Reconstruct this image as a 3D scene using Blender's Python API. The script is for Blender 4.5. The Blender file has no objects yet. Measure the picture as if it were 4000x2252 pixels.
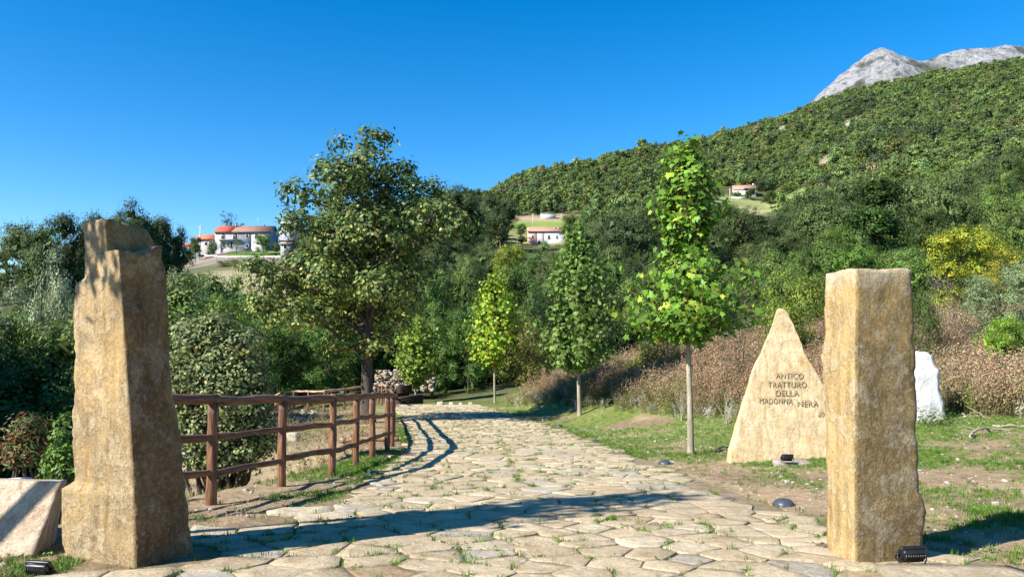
import bpy, math, random
import numpy as np
from mathutils import Vector, Matrix, Euler

# ------------------------------------------------------------------ camera, sky, sun
F, PITCH, CAMZ = 2889.0, math.atan(174 / 2889.0), 1.3
scene = bpy.context.scene
cam_data = bpy.data.cameras.new('camera')
cam_data.sensor_width = 36.0
cam_data.lens = 36.0 * F / 4000.0
cam_data.clip_start, cam_data.clip_end = 0.05, 12000
cam = bpy.data.objects.new('camera', cam_data)
cam.location = (0, 0, CAMZ)
cam.rotation_euler = (math.pi / 2 + PITCH, 0, 0)
scene.collection.objects.link(cam)
scene.camera = cam

SUN_AZ = math.atan2(-0.85, -0.52)          # compass-like angle of the sun, from +Y towards +X
SUN_EL = math.radians(38)
world = bpy.data.worlds.new('World')
scene.world = world
world.use_nodes = True
wn = world.node_tree
bg = wn.nodes['Background']
sky = wn.nodes.new('ShaderNodeTexSky')
sky.sky_type = 'NISHITA'
sky.sun_disc = False
sky.sun_elevation = SUN_EL
sky.sun_rotation = SUN_AZ
sky.altitude = 900
sky.air_density = 1.0
sky.dust_density = 0.25
sky.ozone_density = 3.0
hsv = wn.nodes.new('ShaderNodeHueSaturation')
hsv.inputs['Saturation'].default_value = 1.43
wn.links.new(sky.outputs[0], hsv.inputs['Color'])
wn.links.new(hsv.outputs[0], bg.inputs['Color'])
bg.inputs['Strength'].default_value = 0.1
sun_data = bpy.data.lights.new('sun', 'SUN')
sun_data.energy = 5.0
sun_data.angle = math.radians(0.53)
sun_data.color = (1.0, 0.95, 0.87)
sun = bpy.data.objects.new('sun', sun_data)
sd = Vector((math.sin(SUN_AZ) * math.cos(SUN_EL), math.cos(SUN_AZ) * math.cos(SUN_EL), math.sin(SUN_EL)))
sun.rotation_euler = sd.to_track_quat('Z', 'Y').to_euler()
sun.location = sd * 50
scene.collection.objects.link(sun)
vs = scene.view_settings
vs.view_transform, vs.look, vs.exposure, vs.gamma = 'Standard', 'None', 1.1, 1.0
vs.use_curve_mapping = False
scene.cycles.max_bounces = 5
scene.cycles.diffuse_bounces = 3
scene.cycles.glossy_bounces = 2
scene.cycles.transmission_bounces = 3
scene.cycles.use_denoising = True

# ------------------------------------------------------------------ helpers
COL = scene.collection.objects
rng = np.random.default_rng(7)
random.seed(7)
PI = math.pi

def ray(px, py):
    q = (1126.0 - py) / F
    c = math.cos(PITCH) - q * math.sin(PITCH)
    return (px - 2000.0) / F / c, (math.sin(PITCH) + q * math.cos(PITCH)) / c

def at(px, py, Y):
    a, k = ray(px, py)
    return (a * Y, Y, CAMZ + k * Y)

def sstep(a, b, x):
    t = np.clip((np.asarray(x, float) - a) / (b - a), 0, 1)
    return t * t * (3 - 2 * t)

def _hash(ix, iy, iz):
    h = (ix * 374761393 + iy * 668265263 + iz * 2147483647 + 1013) & 0xFFFFFFFF
    h = ((h ^ (h >> 13)) * 1274126177) & 0xFFFFFFFF
    h = (h ^ (h >> 16)) & 0xFFFFFF
    return h / float(0xFFFFFF) * 2 - 1

def vnoise(p):
    p = np.asarray(p, float).reshape(-1, 3)
    i = np.floor(p).astype(np.int64)
    f = p - i
    u = f * f * (3 - 2 * f)
    r = 0
    for dx in (0, 1):
        for dy in (0, 1):
            for dz in (0, 1):
                w = (u[:, 0] if dx else 1 - u[:, 0]) * (u[:, 1] if dy else 1 - u[:, 1]) * (u[:, 2] if dz else 1 - u[:, 2])
                r = r + w * _hash(i[:, 0] + dx, i[:, 1] + dy, i[:, 2] + dz)
    return r

def fbm(p, octv=4, gain=0.5):
    p = np.asarray(p, float).reshape(-1, 3)
    r, a, s = 0, 1.0, 0
    for o in range(octv):
        r = r + a * vnoise(p * (2.03 ** o) + 17.3 * o)
        s += a
        a *= gain
    return r / s

def new_mesh(name, V, faces, mat=None, smooth=False, cols=None):
    """faces: list of index lists, or an (n,k) array."""
    V = np.asarray(V, np.float32).reshape(-1, 3)
    me = bpy.data.meshes.new(name)
    if isinstance(faces, np.ndarray):
        n, k = faces.shape
        flat = faces.astype(np.int32).ravel()
        tot = np.full(n, k, np.int32)
    else:
        tot = np.array([len(f) for f in faces], np.int32)
        flat = np.fromiter((i for f in faces for i in f), np.int32)
        n = len(faces)
    st = np.zeros(n, np.int32)
    st[1:] = np.cumsum(tot)[:-1]
    me.vertices.add(len(V))
    me.vertices.foreach_set('co', V.ravel())
    me.loops.add(len(flat))
    me.loops.foreach_set('vertex_index', flat)
    me.polygons.add(n)
    me.polygons.foreach_set('loop_start', st)
    me.polygons.foreach_set('loop_total', tot)
    if smooth:
        me.polygons.foreach_set('use_smooth', np.ones(n, bool))
    if cols is not None:
        C = np.asarray(cols, np.float32)
        if C.ndim == 1:
            C = np.tile(C, (len(V), 1))
        if C.shape[1] == 3:
            C = np.concatenate([C, np.ones((len(C), 1), np.float32)], 1)
        a = me.color_attributes.new('tint', 'FLOAT_COLOR', 'POINT')
        a.data.foreach_set('color', np.ascontiguousarray(C, np.float32).ravel())
    me.update(calc_edges=True)
    me.validate()
    if mat:
        me.materials.append(mat)
    return me

def link(name, me, parent=None, loc=(0, 0, 0), rot=(0, 0, 0), scale=(1, 1, 1)):
    o = bpy.data.objects.new(name, me)
    COL.link(o)
    if parent:
        o.parent = parent
    o.location, o.rotation_euler, o.scale = loc, rot, scale
    return o

def tag(o, label=None, cat=None, group=None, kind=None):
    if label: o['label'] = label
    if cat: o['category'] = cat
    if group: o['group'] = group
    if kind: o['kind'] = kind
    return o

class MB:
    """collects shapes into one mesh"""
    def __init__(self):
        self.V, self.Fc, self.C, self.n = [], [], [], 0
    def add(self, V, Fc, col=(1, 1, 1)):
        V = np.asarray(V, float).reshape(-1, 3)
        self.V.append(V)
        self.Fc += [[i + self.n for i in f] for f in Fc]
        c = np.asarray(col, float)
        self.C.append(np.tile(c, (len(V), 1)) if c.ndim == 1 else c)
        self.n += len(V)
        return self
    def box(self, c, s, rotz=0.0, col=(1, 1, 1), M=None):
        v = np.array([[x, y, z] for x in (-.5, .5) for y in (-.5, .5) for z in (-.5, .5)]) * np.array(s)
        if M is not None:
            v = v @ np.array(M.to_3x3()).T
        if rotz:
            ca, sa = math.cos(rotz), math.sin(rotz)
            v = np.stack([v[:, 0] * ca - v[:, 1] * sa, v[:, 0] * sa + v[:, 1] * ca, v[:, 2]], 1)
        v = v + np.array(c)
        return self.add(v, [[0, 1, 3, 2], [4, 6, 7, 5], [0, 4, 5, 1], [2, 3, 7, 6], [0, 2, 6, 4], [1, 5, 7, 3]], col)
    def tube(self, pts, rad, k=8, col=(1, 1, 1), caps=True, wob=0.0):
        V, Fc = tube(pts, rad, k, caps, wob)
        return self.add(V, Fc, col)
    def mesh(self, name, mat=None, smooth=False):
        return new_mesh(name, np.concatenate(self.V), self.Fc, mat, smooth, np.concatenate(self.C))

def tube(pts, rad, k=8, caps=True, wob=0.0):
    P = np.asarray(pts, float)
    n = len(P)
    R = np.full(n, rad) if np.isscalar(rad) else np.asarray(rad, float)
    T = np.gradient(P, axis=0)
    T /= np.linalg.norm(T, axis=1)[:, None] + 1e-9
    ref = np.array([0, 0, 1.0]) if abs(T[0][2]) < 0.9 else np.array([1.0, 0, 0])
    V = []
    u = np.cross(T[0], ref); u /= np.linalg.norm(u)
    for i in range(n):
        u = u - T[i] * np.dot(u, T[i]); u /= np.linalg.norm(u) + 1e-9
        w = np.cross(T[i], u)
        a = np.arange(k) * 2 * PI / k
        V.append(P[i] + R[i] * (np.cos(a)[:, None] * u + np.sin(a)[:, None] * w))
    V = np.concatenate(V)
    if wob:
        d = V - np.repeat(P, k, 0)
        V = V + d * (fbm(V * 9.0, 3)[:, None] * wob)
    Fc = [[i * k + j, i * k + (j + 1) % k, (i + 1) * k + (j + 1) % k, (i + 1) * k + j] for i in range(n - 1) for j in range(k)]
    if caps:
        Fc += [list(range(k))[::-1], list(range((n - 1) * k, n * k))]
    return V, Fc

# ------------------------------------------------------------------ materials
def material(name):
    m = bpy.data.materials.new(name)
    m.use_nodes = True
    nt = m.node_tree
    return m, nt, nt.nodes['Principled BSDF']

def N(nt, t, **kw):
    n = nt.nodes.new(t)
    for k, v in kw.items():
        if k in n.inputs:
            n.inputs[k].default_value = v
        else:
            setattr(n, k, v)
    return n

def noise(nt, scale, detail=4, rough=0.55, vec=None, dist=0.0):
    n = N(nt, 'ShaderNodeTexNoise')
    n.inputs['Scale'].default_value = scale
    n.inputs['Detail'].default_value = detail
    n.inputs['Roughness'].default_value = rough
    n.inputs['Distortion'].default_value = dist
    if vec is not None:
        nt.links.new(vec, n.inputs['Vector'])
    return n.outputs['Fac']

def ramp(nt, fac, stops):
    r = nt.nodes.new('ShaderNodeValToRGB')
    while len(r.color_ramp.elements) < len(stops):
        r.color_ramp.elements.new(0.5)
    for e, (p, c) in zip(r.color_ramp.elements, stops):
        e.position = p
        e.color = (c[0], c[1], c[2], 1) if not np.isscalar(c) else (c, c, c, 1)
    nt.links.new(fac, r.inputs[0])
    return r.outputs[0]

def mix(nt, a, b, fac, blend='MIX'):
    m = nt.nodes.new('ShaderNodeMix')
    m.data_type, m.blend_type = 'RGBA', blend
    for sock, val in ((m.inputs['Factor'], fac), (m.inputs['A'], a), (m.inputs['B'], b)):
        if hasattr(val, 'is_output'):
            nt.links.new(val, sock)
        elif np.isscalar(val):
            sock.default_value = val
        else:
            sock.default_value = (val[0], val[1], val[2], 1)
    return m.outputs['Result']

def attr(nt, name='tint'):
    a = nt.nodes.new('ShaderNodeAttribute')
    a.attribute_name = name
    return a.outputs['Color']

def bump(nt, bs, h, strength=0.5, dist=0.02, prev=None):
    b = nt.nodes.new('ShaderNodeBump')
    b.inputs['Strength'].default_value = strength
    b.inputs['Distance'].default_value = dist
    nt.links.new(h, b.inputs['Height'])
    if prev is not None:
        nt.links.new(prev, b.inputs['Normal'])
    nt.links.new(b.outputs[0], bs.inputs['Normal'])
    return b.outputs[0]

def objco(nt):
    return nt.nodes.new('ShaderNodeTexCoord').outputs['Object']

def worldpos(nt):
    return nt.nodes.new('ShaderNodeNewGeometry').outputs['Position']

def leaf_material(name, rough=0.6, trans=0.25, spec=0.2, spread=.3):
    m, nt, bs = material(name)
    oi = nt.nodes.new('ShaderNodeObjectInfo')
    c = mix(nt, attr(nt), oi.outputs['Color'], 1.0, 'MULTIPLY')
    h = nt.nodes.new('ShaderNodeHueSaturation')
    mr = N(nt, 'ShaderNodeMapRange')
    nt.links.new(oi.outputs['Random'], mr.inputs[0])
    mr.inputs[3].default_value, mr.inputs[4].default_value = 1 - spread, 1 + spread
    nt.links.new(mr.outputs[0], h.inputs['Value'])
    mr2 = N(nt, 'ShaderNodeMapRange')
    fr = N(nt, 'ShaderNodeMath', operation='FRACT')
    ml = N(nt, 'ShaderNodeMath', operation='MULTIPLY')
    ml.inputs[1].default_value = 7.31
    nt.links.new(oi.outputs['Random'], ml.inputs[0])
    nt.links.new(ml.outputs[0], fr.inputs[0])
    nt.links.new(fr.outputs[0], mr2.inputs[0])
    mr2.inputs[3].default_value, mr2.inputs[4].default_value = 0.488, 0.508
    nt.links.new(mr2.outputs[0], h.inputs['Hue'])
    nt.links.new(c, h.inputs['Color'])
    nt.links.new(h.outputs[0], bs.inputs['Base Color'])
    bs.inputs['Roughness'].default_value = rough
    bs.inputs['Specular IOR Level'].default_value = spec
    tr = nt.nodes.new('ShaderNodeBsdfTranslucent')
    nt.links.new(h.outputs[0], tr.inputs['Color'])
    ms = nt.nodes.new('ShaderNodeMixShader')
    ms.inputs[0].default_value = trans
    nt.links.new(bs.outputs[0], ms.inputs[1])
    nt.links.new(tr.outputs[0], ms.inputs[2])
    nt.links.new(ms.outputs[0], nt.nodes['Material Output'].inputs['Surface'])
    return m

def stone_material(name, spots=0.5, bump_d=0.02, scale=1.0):
    """quarried sandstone; vertex tint sets a separate colour per face"""
    m, nt, bs = material(name)
    co = objco(nt)
    t = attr(nt)
    c = mix(nt, t, ramp(nt, noise(nt, 2.6 * scale, 6, 0.65, co, 0.6), [(0.30, (0.74, 0.66, 0.55)), (0.5, (1, 0.97, 0.9)), (0.7, (1.18, 1.15, 1.1))]), 1.0, 'MULTIPLY')
    mp = N(nt, 'ShaderNodeMapping')
    mp.inputs['Scale'].default_value = (1, 1, 0.12)
    mp.inputs['Rotation'].default_value = (0.12, 0.1, 0)
    nt.links.new(co, mp.inputs['Vector'])
    streak = noise(nt, 11 * scale, 6, 0.6, mp.outputs[0], 0.4)
    c = mix(nt, c, ramp(nt, streak, [(0.32, (0.72, 0.66, 0.58)), (0.5, (1, 1, 1)), (0.68, (1.16, 1.14, 1.1))]), 1.0, 'MULTIPLY')
    c = mix(nt, c, (0.52, 0.33, 0.12), ramp(nt, noise(nt, 1.7 * scale, 5, 0.6, co, 1.0), [(0.52, 0.0), (0.68, 0.55)]))
    crust = ramp(nt, noise(nt, 4.2 * scale, 10, 0.72, co, 0.15), [(0.51, 0.0), (0.55, 1.0)])
    speck = ramp(nt, noise(nt, 26 * scale, 6, 0.65, co), [(0.50, 0.0), (0.58, 1.0)])
    cm = mix(nt, crust, speck, 0.45)
    c = mix(nt, c, (0.50, 0.43, 0.31), mix(nt, (0, 0, 0), cm, spots))
    c = mix(nt, c, (0.17, 0.12, 0.075), ramp(nt, noise(nt, 5.3 * scale, 6, 0.7, co, 0.4), [(0.60, 0.0), (0.70, 0.5)]))
    c = mix(nt, c, ramp(nt, noise(nt, 60 * scale, 3, 0.6, co), [(0.3, 0.75), (0.7, 1.2)]), 1.0, 'MULTIPLY')
    nt.links.new(c, bs.inputs['Base Color'])
    bs.inputs['Roughness'].default_value = 0.9
    bs.inputs['Specular IOR Level'].default_value = 0.2
    p = bump(nt, bs, noise(nt, 6 * scale, 10, 0.7, co, 0.3), 0.9, bump_d)
    p = bump(nt, bs, crust, 0.6, bump_d * 0.35, p)
    p = bump(nt, bs, streak, 0.6, bump_d * 0.6, p)
    bump(nt, bs, noise(nt, 45 * scale, 5, 0.65, co), 0.6, bump_d * 0.35, p)
    return m

MAT = {}
MAT['leaf'] = leaf_material('leaf')
MAT['leaf_gloss'] = leaf_material('leaf_gloss', 0.5, 0.24, 0.22, 0.04)
MAT['leaf_far'] = leaf_material('leaf_far', 0.8, 0.28, 0.08, 0.4)
MAT['dry'] = leaf_material('dry_plant', 0.8, 0.2, 0.1)
MAT['sandstone'] = stone_material('sandstone', 0.34, 0.03)
MAT['sandstone_lichen'] = stone_material('sandstone_lichen', 0.5, 0.034)
MAT['pale_stone'] = stone_material('pale_sandstone', 0.3, 0.022, 1.4)

def simple(name, col, rough=0.8, nscale=8.0, lo=0.8, hi=1.15, bd=0.0, metal=0.0, spec=0.3):
    m, nt, bs = material(name)
    co = objco(nt)
    c = mix(nt, mix(nt, attr(nt), col, 1.0, 'MULTIPLY'), ramp(nt, noise(nt, nscale, 5, 0.6, co), [(0.3, lo), (0.7, hi)]), 1.0, 'MULTIPLY')
    nt.links.new(c, bs.inputs['Base Color'])
    bs.inputs['Roughness'].default_value = rough
    bs.inputs['Metallic'].default_value = metal
    bs.inputs['Specular IOR Level'].default_value = spec
    if bd:
        bump(nt, bs, noise(nt, nscale * 2, 6, 0.65, co), 0.7, bd)
    return m
MAT['plaster'] = simple('plaster', (1, 1, 1), 0.9, 0.7, 0.88, 1.05)
MAT['black_metal'] = simple('black_metal', (0.012, 0.012, 0.013), 0.38, 30, 0.8, 1.3, 0, 0.0, 0.5)
MAT['dome'] = simple('dome_plastic', (0.05, 0.058, 0.072), 0.4, 20, 0.8, 1.2, 0.0, 0, 0.4)
MAT['rubble'] = simple('rubble_stone', (1, 1, 1), 0.9, 9, 0.75, 1.2, 0.01)
MAT['rock'] = simple('white_rock', (0.72, 0.69, 0.66), 0.9, 3.0, 0.8, 1.1, 0.05)
MAT['dark_glass'] = simple('dark_window', (0.012, 0.014, 0.018), 0.25, 3, 0.9, 1.1)
MAT['paint'] = simple('painted_metal', (1, 1, 1), 0.6, 3, 0.9, 1.08)

def bark(name, col, sc=14):
    m, nt, bs = material(name)
    co = objco(nt)
    mp = N(nt, 'ShaderNodeMapping')
    mp.inputs['Scale'].default_value = (1, 1, 0.22)
    nt.links.new(co, mp.inputs['Vector'])
    f = noise(nt, sc, 6, 0.7, mp.outputs[0], 0.5)
    c = mix(nt, mix(nt, attr(nt), col, 1.0, 'MULTIPLY'), ramp(nt, f, [(0.3, 0.45), (0.7, 1.35)]), 1.0, 'MULTIPLY')
    nt.links.new(c, bs.inputs['Base Color'])
    bs.inputs['Roughness'].default_value = 0.92
    bs.inputs['Specular IOR Level'].default_value = 0.15
    bump(nt, bs, f, 0.9, 0.02)
    return m
MAT['bark'] = bark('oak_bark', (0.085, 0.068, 0.052))
MAT['plane_bark'] = bark('plane_bark', (0.34, 0.30, 0.22), 9)

def wood():
    m, nt, bs = material('debarked_log')
    co = objco(nt)
    mp = N(nt, 'ShaderNodeMapping')
    mp.inputs['Scale'].default_value = (1, 1, 0.1)
    nt.links.new(co, mp.inputs['Vector'])
    f = noise(nt, 26, 6, 0.65, mp.outputs[0], 0.5)
    c = ramp(nt, f, [(0.30, (0.045, 0.020, 0.010)), (0.47, (0.22, 0.105, 0.050)), (0.72, (0.46, 0.27, 0.145))])
    c = mix(nt, c, (0.10, 0.075, 0.065), ramp(nt, noise(nt, 3.2, 5, 0.6, co), [(0.52, 0.0), (0.68, 0.6)]))
    c = mix(nt, c, attr(nt), 1.0, 'MULTIPLY')
    nt.links.new(c, bs.inputs['Base Color'])
    bs.inputs['Roughness'].default_value = 0.7
    bump(nt, bs, f, 1.0, 0.022)
    return m
MAT['wood'] = wood()

def paving():
    m, nt, bs = material('paving_sandstone')
    co = worldpos(nt)
    c = mix(nt, attr(nt), ramp(nt, noise(nt, 3.5, 6, 0.65, co, 0.5), [(0.3, (0.72, 0.66, 0.58)), (0.55, (1, 0.98, 0.95)), (0.75, (1.2, 1.17, 1.1))]), 1.0, 'MULTIPLY')
    c = mix(nt, c, ramp(nt, noise(nt, 34, 5, 0.7, co), [(0.32, 0.70), (0.66, 1.18)]), 1.0, 'MULTIPLY')
    c = mix(nt, c, (0.30, 0.21, 0.10), ramp(nt, noise(nt, 1.1, 5, 0.6, co), [(0.55, 0.0), (0.72, 0.45)]))
    nt.links.new(c, bs.inputs['Base Color'])
    bs.inputs['Roughness'].default_value = 0.85
    bs.inputs['Specular IOR Level'].default_value = 0.25
    p = bump(nt, bs, noise(nt, 7, 9, 0.72, co, 0.6), 1.0, 0.04)
    bump(nt, bs, noise(nt, 38, 5, 0.65, co), 0.8, 0.012, p)
    return m
MAT['paving'] = paving()

def ground_mat():
    m, nt, bs = material('ground_soil')
    co = worldpos(nt)
    c = mix(nt, attr(nt), ramp(nt, noise(nt, 5, 8, 0.7, co), [(0.3, 0.62), (0.7, 1.35)]), 1.0, 'MULTIPLY')
    c = mix(nt, c, ramp(nt, noise(nt, 0.12, 6, 0.65, co), [(0.3, 0.8), (0.7, 1.2)]), 1.0, 'MULTIPLY')
    c = mix(nt, c, (0.42, 0.36, 0.27), ramp(nt, noise(nt, 22, 3, 0.5, co), [(0.66, 0.0), (0.70, 0.6)]))
    nt.links.new(c, bs.inputs['Base Color'])
    bs.inputs['Roughness'].default_value = 0.95
    bs.inputs['Specular IOR Level'].default_value = 0.1
    bump(nt, bs, noise(nt, 9, 8, 0.7, co), 0.9, 0.05)
    return m
MAT['ground'] = ground_mat()

def mountain_mat():
    m, nt, bs = material('limestone')
    co = worldpos(nt)
    c = ramp(nt, noise(nt, 0.035, 10, 0.75, co, 0.6), [(0.38, (0.10, 0.105, 0.10)), (0.49, (0.38, 0.38, 0.39)), (0.66, (0.60, 0.595, 0.59))])
    c = mix(nt, attr(nt), c, ramp(nt, attr(nt, 'bare'), [(0.0, 0.0), (1.0, 1.0)]))
    nt.links.new(c, bs.inputs['Base Color'])
    bs.inputs['Roughness'].default_value = 0.95
    bump(nt, bs, noise(nt, 0.03, 10, 0.75, co), 1.0, 40.0)
    return m
MAT['mountain'] = mountain_mat()

def tiles():
    m, nt, bs = material('roof_tiles')
    co = objco(nt)
    w = N(nt, 'ShaderNodeTexWave')
    w.inputs['Scale'].default_value = 0.55
    w.inputs['Distortion'].default_value = 0.4
    nt.links.new(co, w.inputs['Vector'])
    c = mix(nt, attr(nt), ramp(nt, noise(nt, 1.6, 5, 0.7, co), [(0.3, 0.7), (0.7, 1.25)]), 1.0, 'MULTIPLY')
    c = mix(nt, c, ramp(nt, w.outputs['Fac'], [(0.0, 0.72), (1.0, 1.1)]), 1.0, 'MULTIPLY')
    nt.links.new(c, bs.inputs['Base Color'])
    bs.inputs['Roughness'].default_value = 0.85
    return m
MAT['tiles'] = tiles()

MAT['wall_shade_tone'] = simple('shade_toned_wall', (.07, .055, .045), .9, 4, .8, 1.2)  # shade on the retaining walls is put into this dark colour
# ------------------------------------------------------------------ the lie of the land
def fence_x(y):
    return np.interp(y, [-5, 4, 6, 9, 10.7, 11.9, 13.4, 16.4, 18.4, 22, 27.6, 38, 44, 60],
                     [-5.6, -4.7, -4.35, -3.6, -3.26, -2.85, -2.8, -2.75, -2.95, -3.5, -4.5, -6.3, -7.3, -10])
def path_l(y):
    return np.interp(y, [-6, 5, 6.9, 7.3, 9.1, 12.4, 17.4, 24, 29, 38, 44], [-3.3, -3.3, -3.1, -2.75, -2.1, -2.12, -2.38, -3.3, -4.25, -5.65, -6.9])
def path_r(y):
    return np.interp(y, [-6, 5, 6.6, 8.3, 10, 13.4, 16.5, 24.5, 33, 43, 44], [4.2, 4.0, 3.15, 2.93, 2.81, 2.6, 2.3, 1.75, .2, -1.9, -2.1])

FAR_PX = np.array([-1500, 0, 450, 900, 1300, 1700, 2100, 2500, 3000, 3500, 3750, 4000, 5500.])
FAR_D = np.array([45, 70, 100, 130, 155, 180, 220, 270, 300, 330, 400, 450, 550, 700, 900, 1100, 1500, 1900.])
FAR_Z = np.array([
    # 45   70  100  130  155  180  220  270  300  330  400  450  550  700  900 1100 1500 1900
    [-8, -7,  0,   6,   8,   8,   6,   3,   2,   0,  -5,  -5, -10, -20, -30, -30, -30, -30],
    [-8, -7,  1,   7,   9,   8,   6,   3,   2,   0,  -5,  -5, -10, -20, -30, -30, -30, -30],
    [-7, -7,  1,   8,  11,  14,  16,  15,  13,  11,   5,   0,  -5, -10, -20, -20, -20, -20],
    [-6, -6,  1, 8.9,13.2,18.6,26.6,  28,  27,  26,  20,  15,  10,   5,   0,   0,   0,   0],
    [-4, -4,  2,   8,  13,  19,  27,  32,  34,  36,  37,  37,  35,  30,  30,  30,  30,  30],
    [-3.6,-4, 0,   6,  11,  17,  26,  38,  46,  54,  70,  74,  77,  77,  75,  75,  75,  75],
    [-2.8,-3, 2,   8,  12,  17,  24,33.5,44.6,53.2,  74,  89, 119, 126, 126, 126, 126, 126],
    [-1.5,-1, 3,   8,  13,  18,  26,  38,  46,  55,  80,  98, 133, 169, 175, 175, 175, 175],
    [0,  1.5, 5,  10,  15,  20,  28,  38,  45,  51,  68,  85, 124, 188, 258, 268, 270, 270],
    [1,   3,  8,  14,  20,  26,  36,  51,  61,  71, 101, 122, 165, 230, 308, 364, 372, 372],
    [1.5, 4, 9.5, 16,  22,  28,  39,  55,  66,  77, 106, 128, 171, 238, 306, 372, 380, 380],
    [2,   5, 11,  18,  24,  31,  43,  60,  72,  84, 113, 135, 180, 248, 330, 407, 488, 488],
    [3,   7, 13,  20,  27,  34,  47,  65,  78,  90, 120, 145, 192, 268, 365, 455, 600, 640]], float)

def near_z(x, y):
    yc = np.maximum(y, -12)
    z = np.where(yc < 20, -.0796 * yc, -.0796 * 20 - .0796 * 4 * 1 * (1 - np.exp(-(np.maximum(yc, 20) - 20) / 4.0)) * .4 - .05 * (np.maximum(yc, 20) - 20) + 0.0)
    # bank rising on the right of the path
    dx = np.maximum(x - path_r(yc) - 0.3, 0)
    z = z + .115 * (np.sqrt(dx * dx + 9) - 3)
    z = z + sstep(18, 38, yc) * 2.2 * (1 - np.exp(-np.maximum(dx - 1.2, 0) / 5.0))
    # bank and gully on the left of the fence
    s = fence_x(yc) - x
    z = z - 1.7 * sstep(0.35, 3.6, s) * (1 - .8 * sstep(15, 23, yc))
    s0 = 5 + 4.5 * sstep(22, 34, yc)
    z = z - 6.5 * sstep(s0, s0 + 9, s)
    return z

def ground_z(x, y):
    x = np.atleast_1d(np.asarray(x, float)); y = np.atleast_1d(np.asarray(y, float))
    r = np.hypot(x, y)
    th = np.arctan2(x, y)
    thc = np.clip(th, -.86, .86)
    D = np.clip(r * np.cos(thc), 45, 1900)
    px = np.clip(2000 + F * np.tan(thc), -1500, 5500)
    i = np.clip(np.searchsorted(FAR_PX, px) - 1, 0, len(FAR_PX) - 2)
    a = sstep(0, 1, (px - FAR_PX[i]) / (FAR_PX[i + 1] - FAR_PX[i])) * .5 + .5 * (px - FAR_PX[i]) / (FAR_PX[i + 1] - FAR_PX[i])
    j = np.clip(np.searchsorted(FAR_D, D) - 1, 0, len(FAR_D) - 2)
    b = (D - FAR_D[j]) / (FAR_D[j + 1] - FAR_D[j])
    zf = (FAR_Z[i, j] * (1 - a) * (1 - b) + FAR_Z[i + 1, j] * a * (1 - b) + FAR_Z[i, j + 1] * (1 - a) * b + FAR_Z[i + 1, j + 1] * a * b)
    zf = zf * (1 - .8 * sstep(1.0, 1.6, np.abs(th)))
    p = np.stack([x, y, 0 * x], 1)
    zf = zf + fbm(p / 55.0, 3) * 4.0 * sstep(230, 420, D) + fbm(p / 150.0 + 5, 3) * 14.0 * sstep(420, 700, D)
    w = sstep(44, 62, np.where(np.abs(th) < 1.2, D * 0 + r, r))
    zn = near_z(x, y)
    inpath = ((x > path_l(y) - .25) & (x < path_r(y) + .25) & (y < 44.3))
    zn = zn + np.where(inpath, -.012, .035 * fbm(p * .9, 3) + .02 * fbm(p * 3.1, 2))
    return zn * (1 - w) + zf * w

def gz(x, y):
    return float(ground_z([x], [y])[0])

def hit(px, py, lo=3.0, hi=60.0):
    """the ground point seen at a pixel of the photograph"""
    a, k = ray(px, py)
    Y = np.linspace(lo, hi, 1200)
    d = CAMZ + k * Y - ground_z(a * Y, Y)
    j = np.argmax(d < 0)
    y = Y[j] if d[j] < 0 else hi
    return np.array([a * y, y, gz(a * y, y)])

def greenness(x, y):
    """how grassy the near ground is, 0..1"""
    p = np.stack([np.asarray(x, float), np.asarray(y, float), 0 * np.asarray(x, float)], 1)
    g = fbm(p * .42 + 3.3, 4, .6) * 1.6 + .12 * fbm(p * 2.7, 2)
    right = x > path_r(y)
    d = np.where(right, x - path_r(y), path_l(y) - x)
    g = np.where(right, g + .14 + .26 * sstep(9, 15, y) + .1 * sstep(3.2, 5, x) - .28 * np.exp(-((y - 11.5) / 2.2) ** 2) * (x < 5), g + .75 * np.exp(-np.maximum(d, 0) / .6) - .22)
    return np.clip(sstep(-.18, .42, g), 0, 1)

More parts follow.
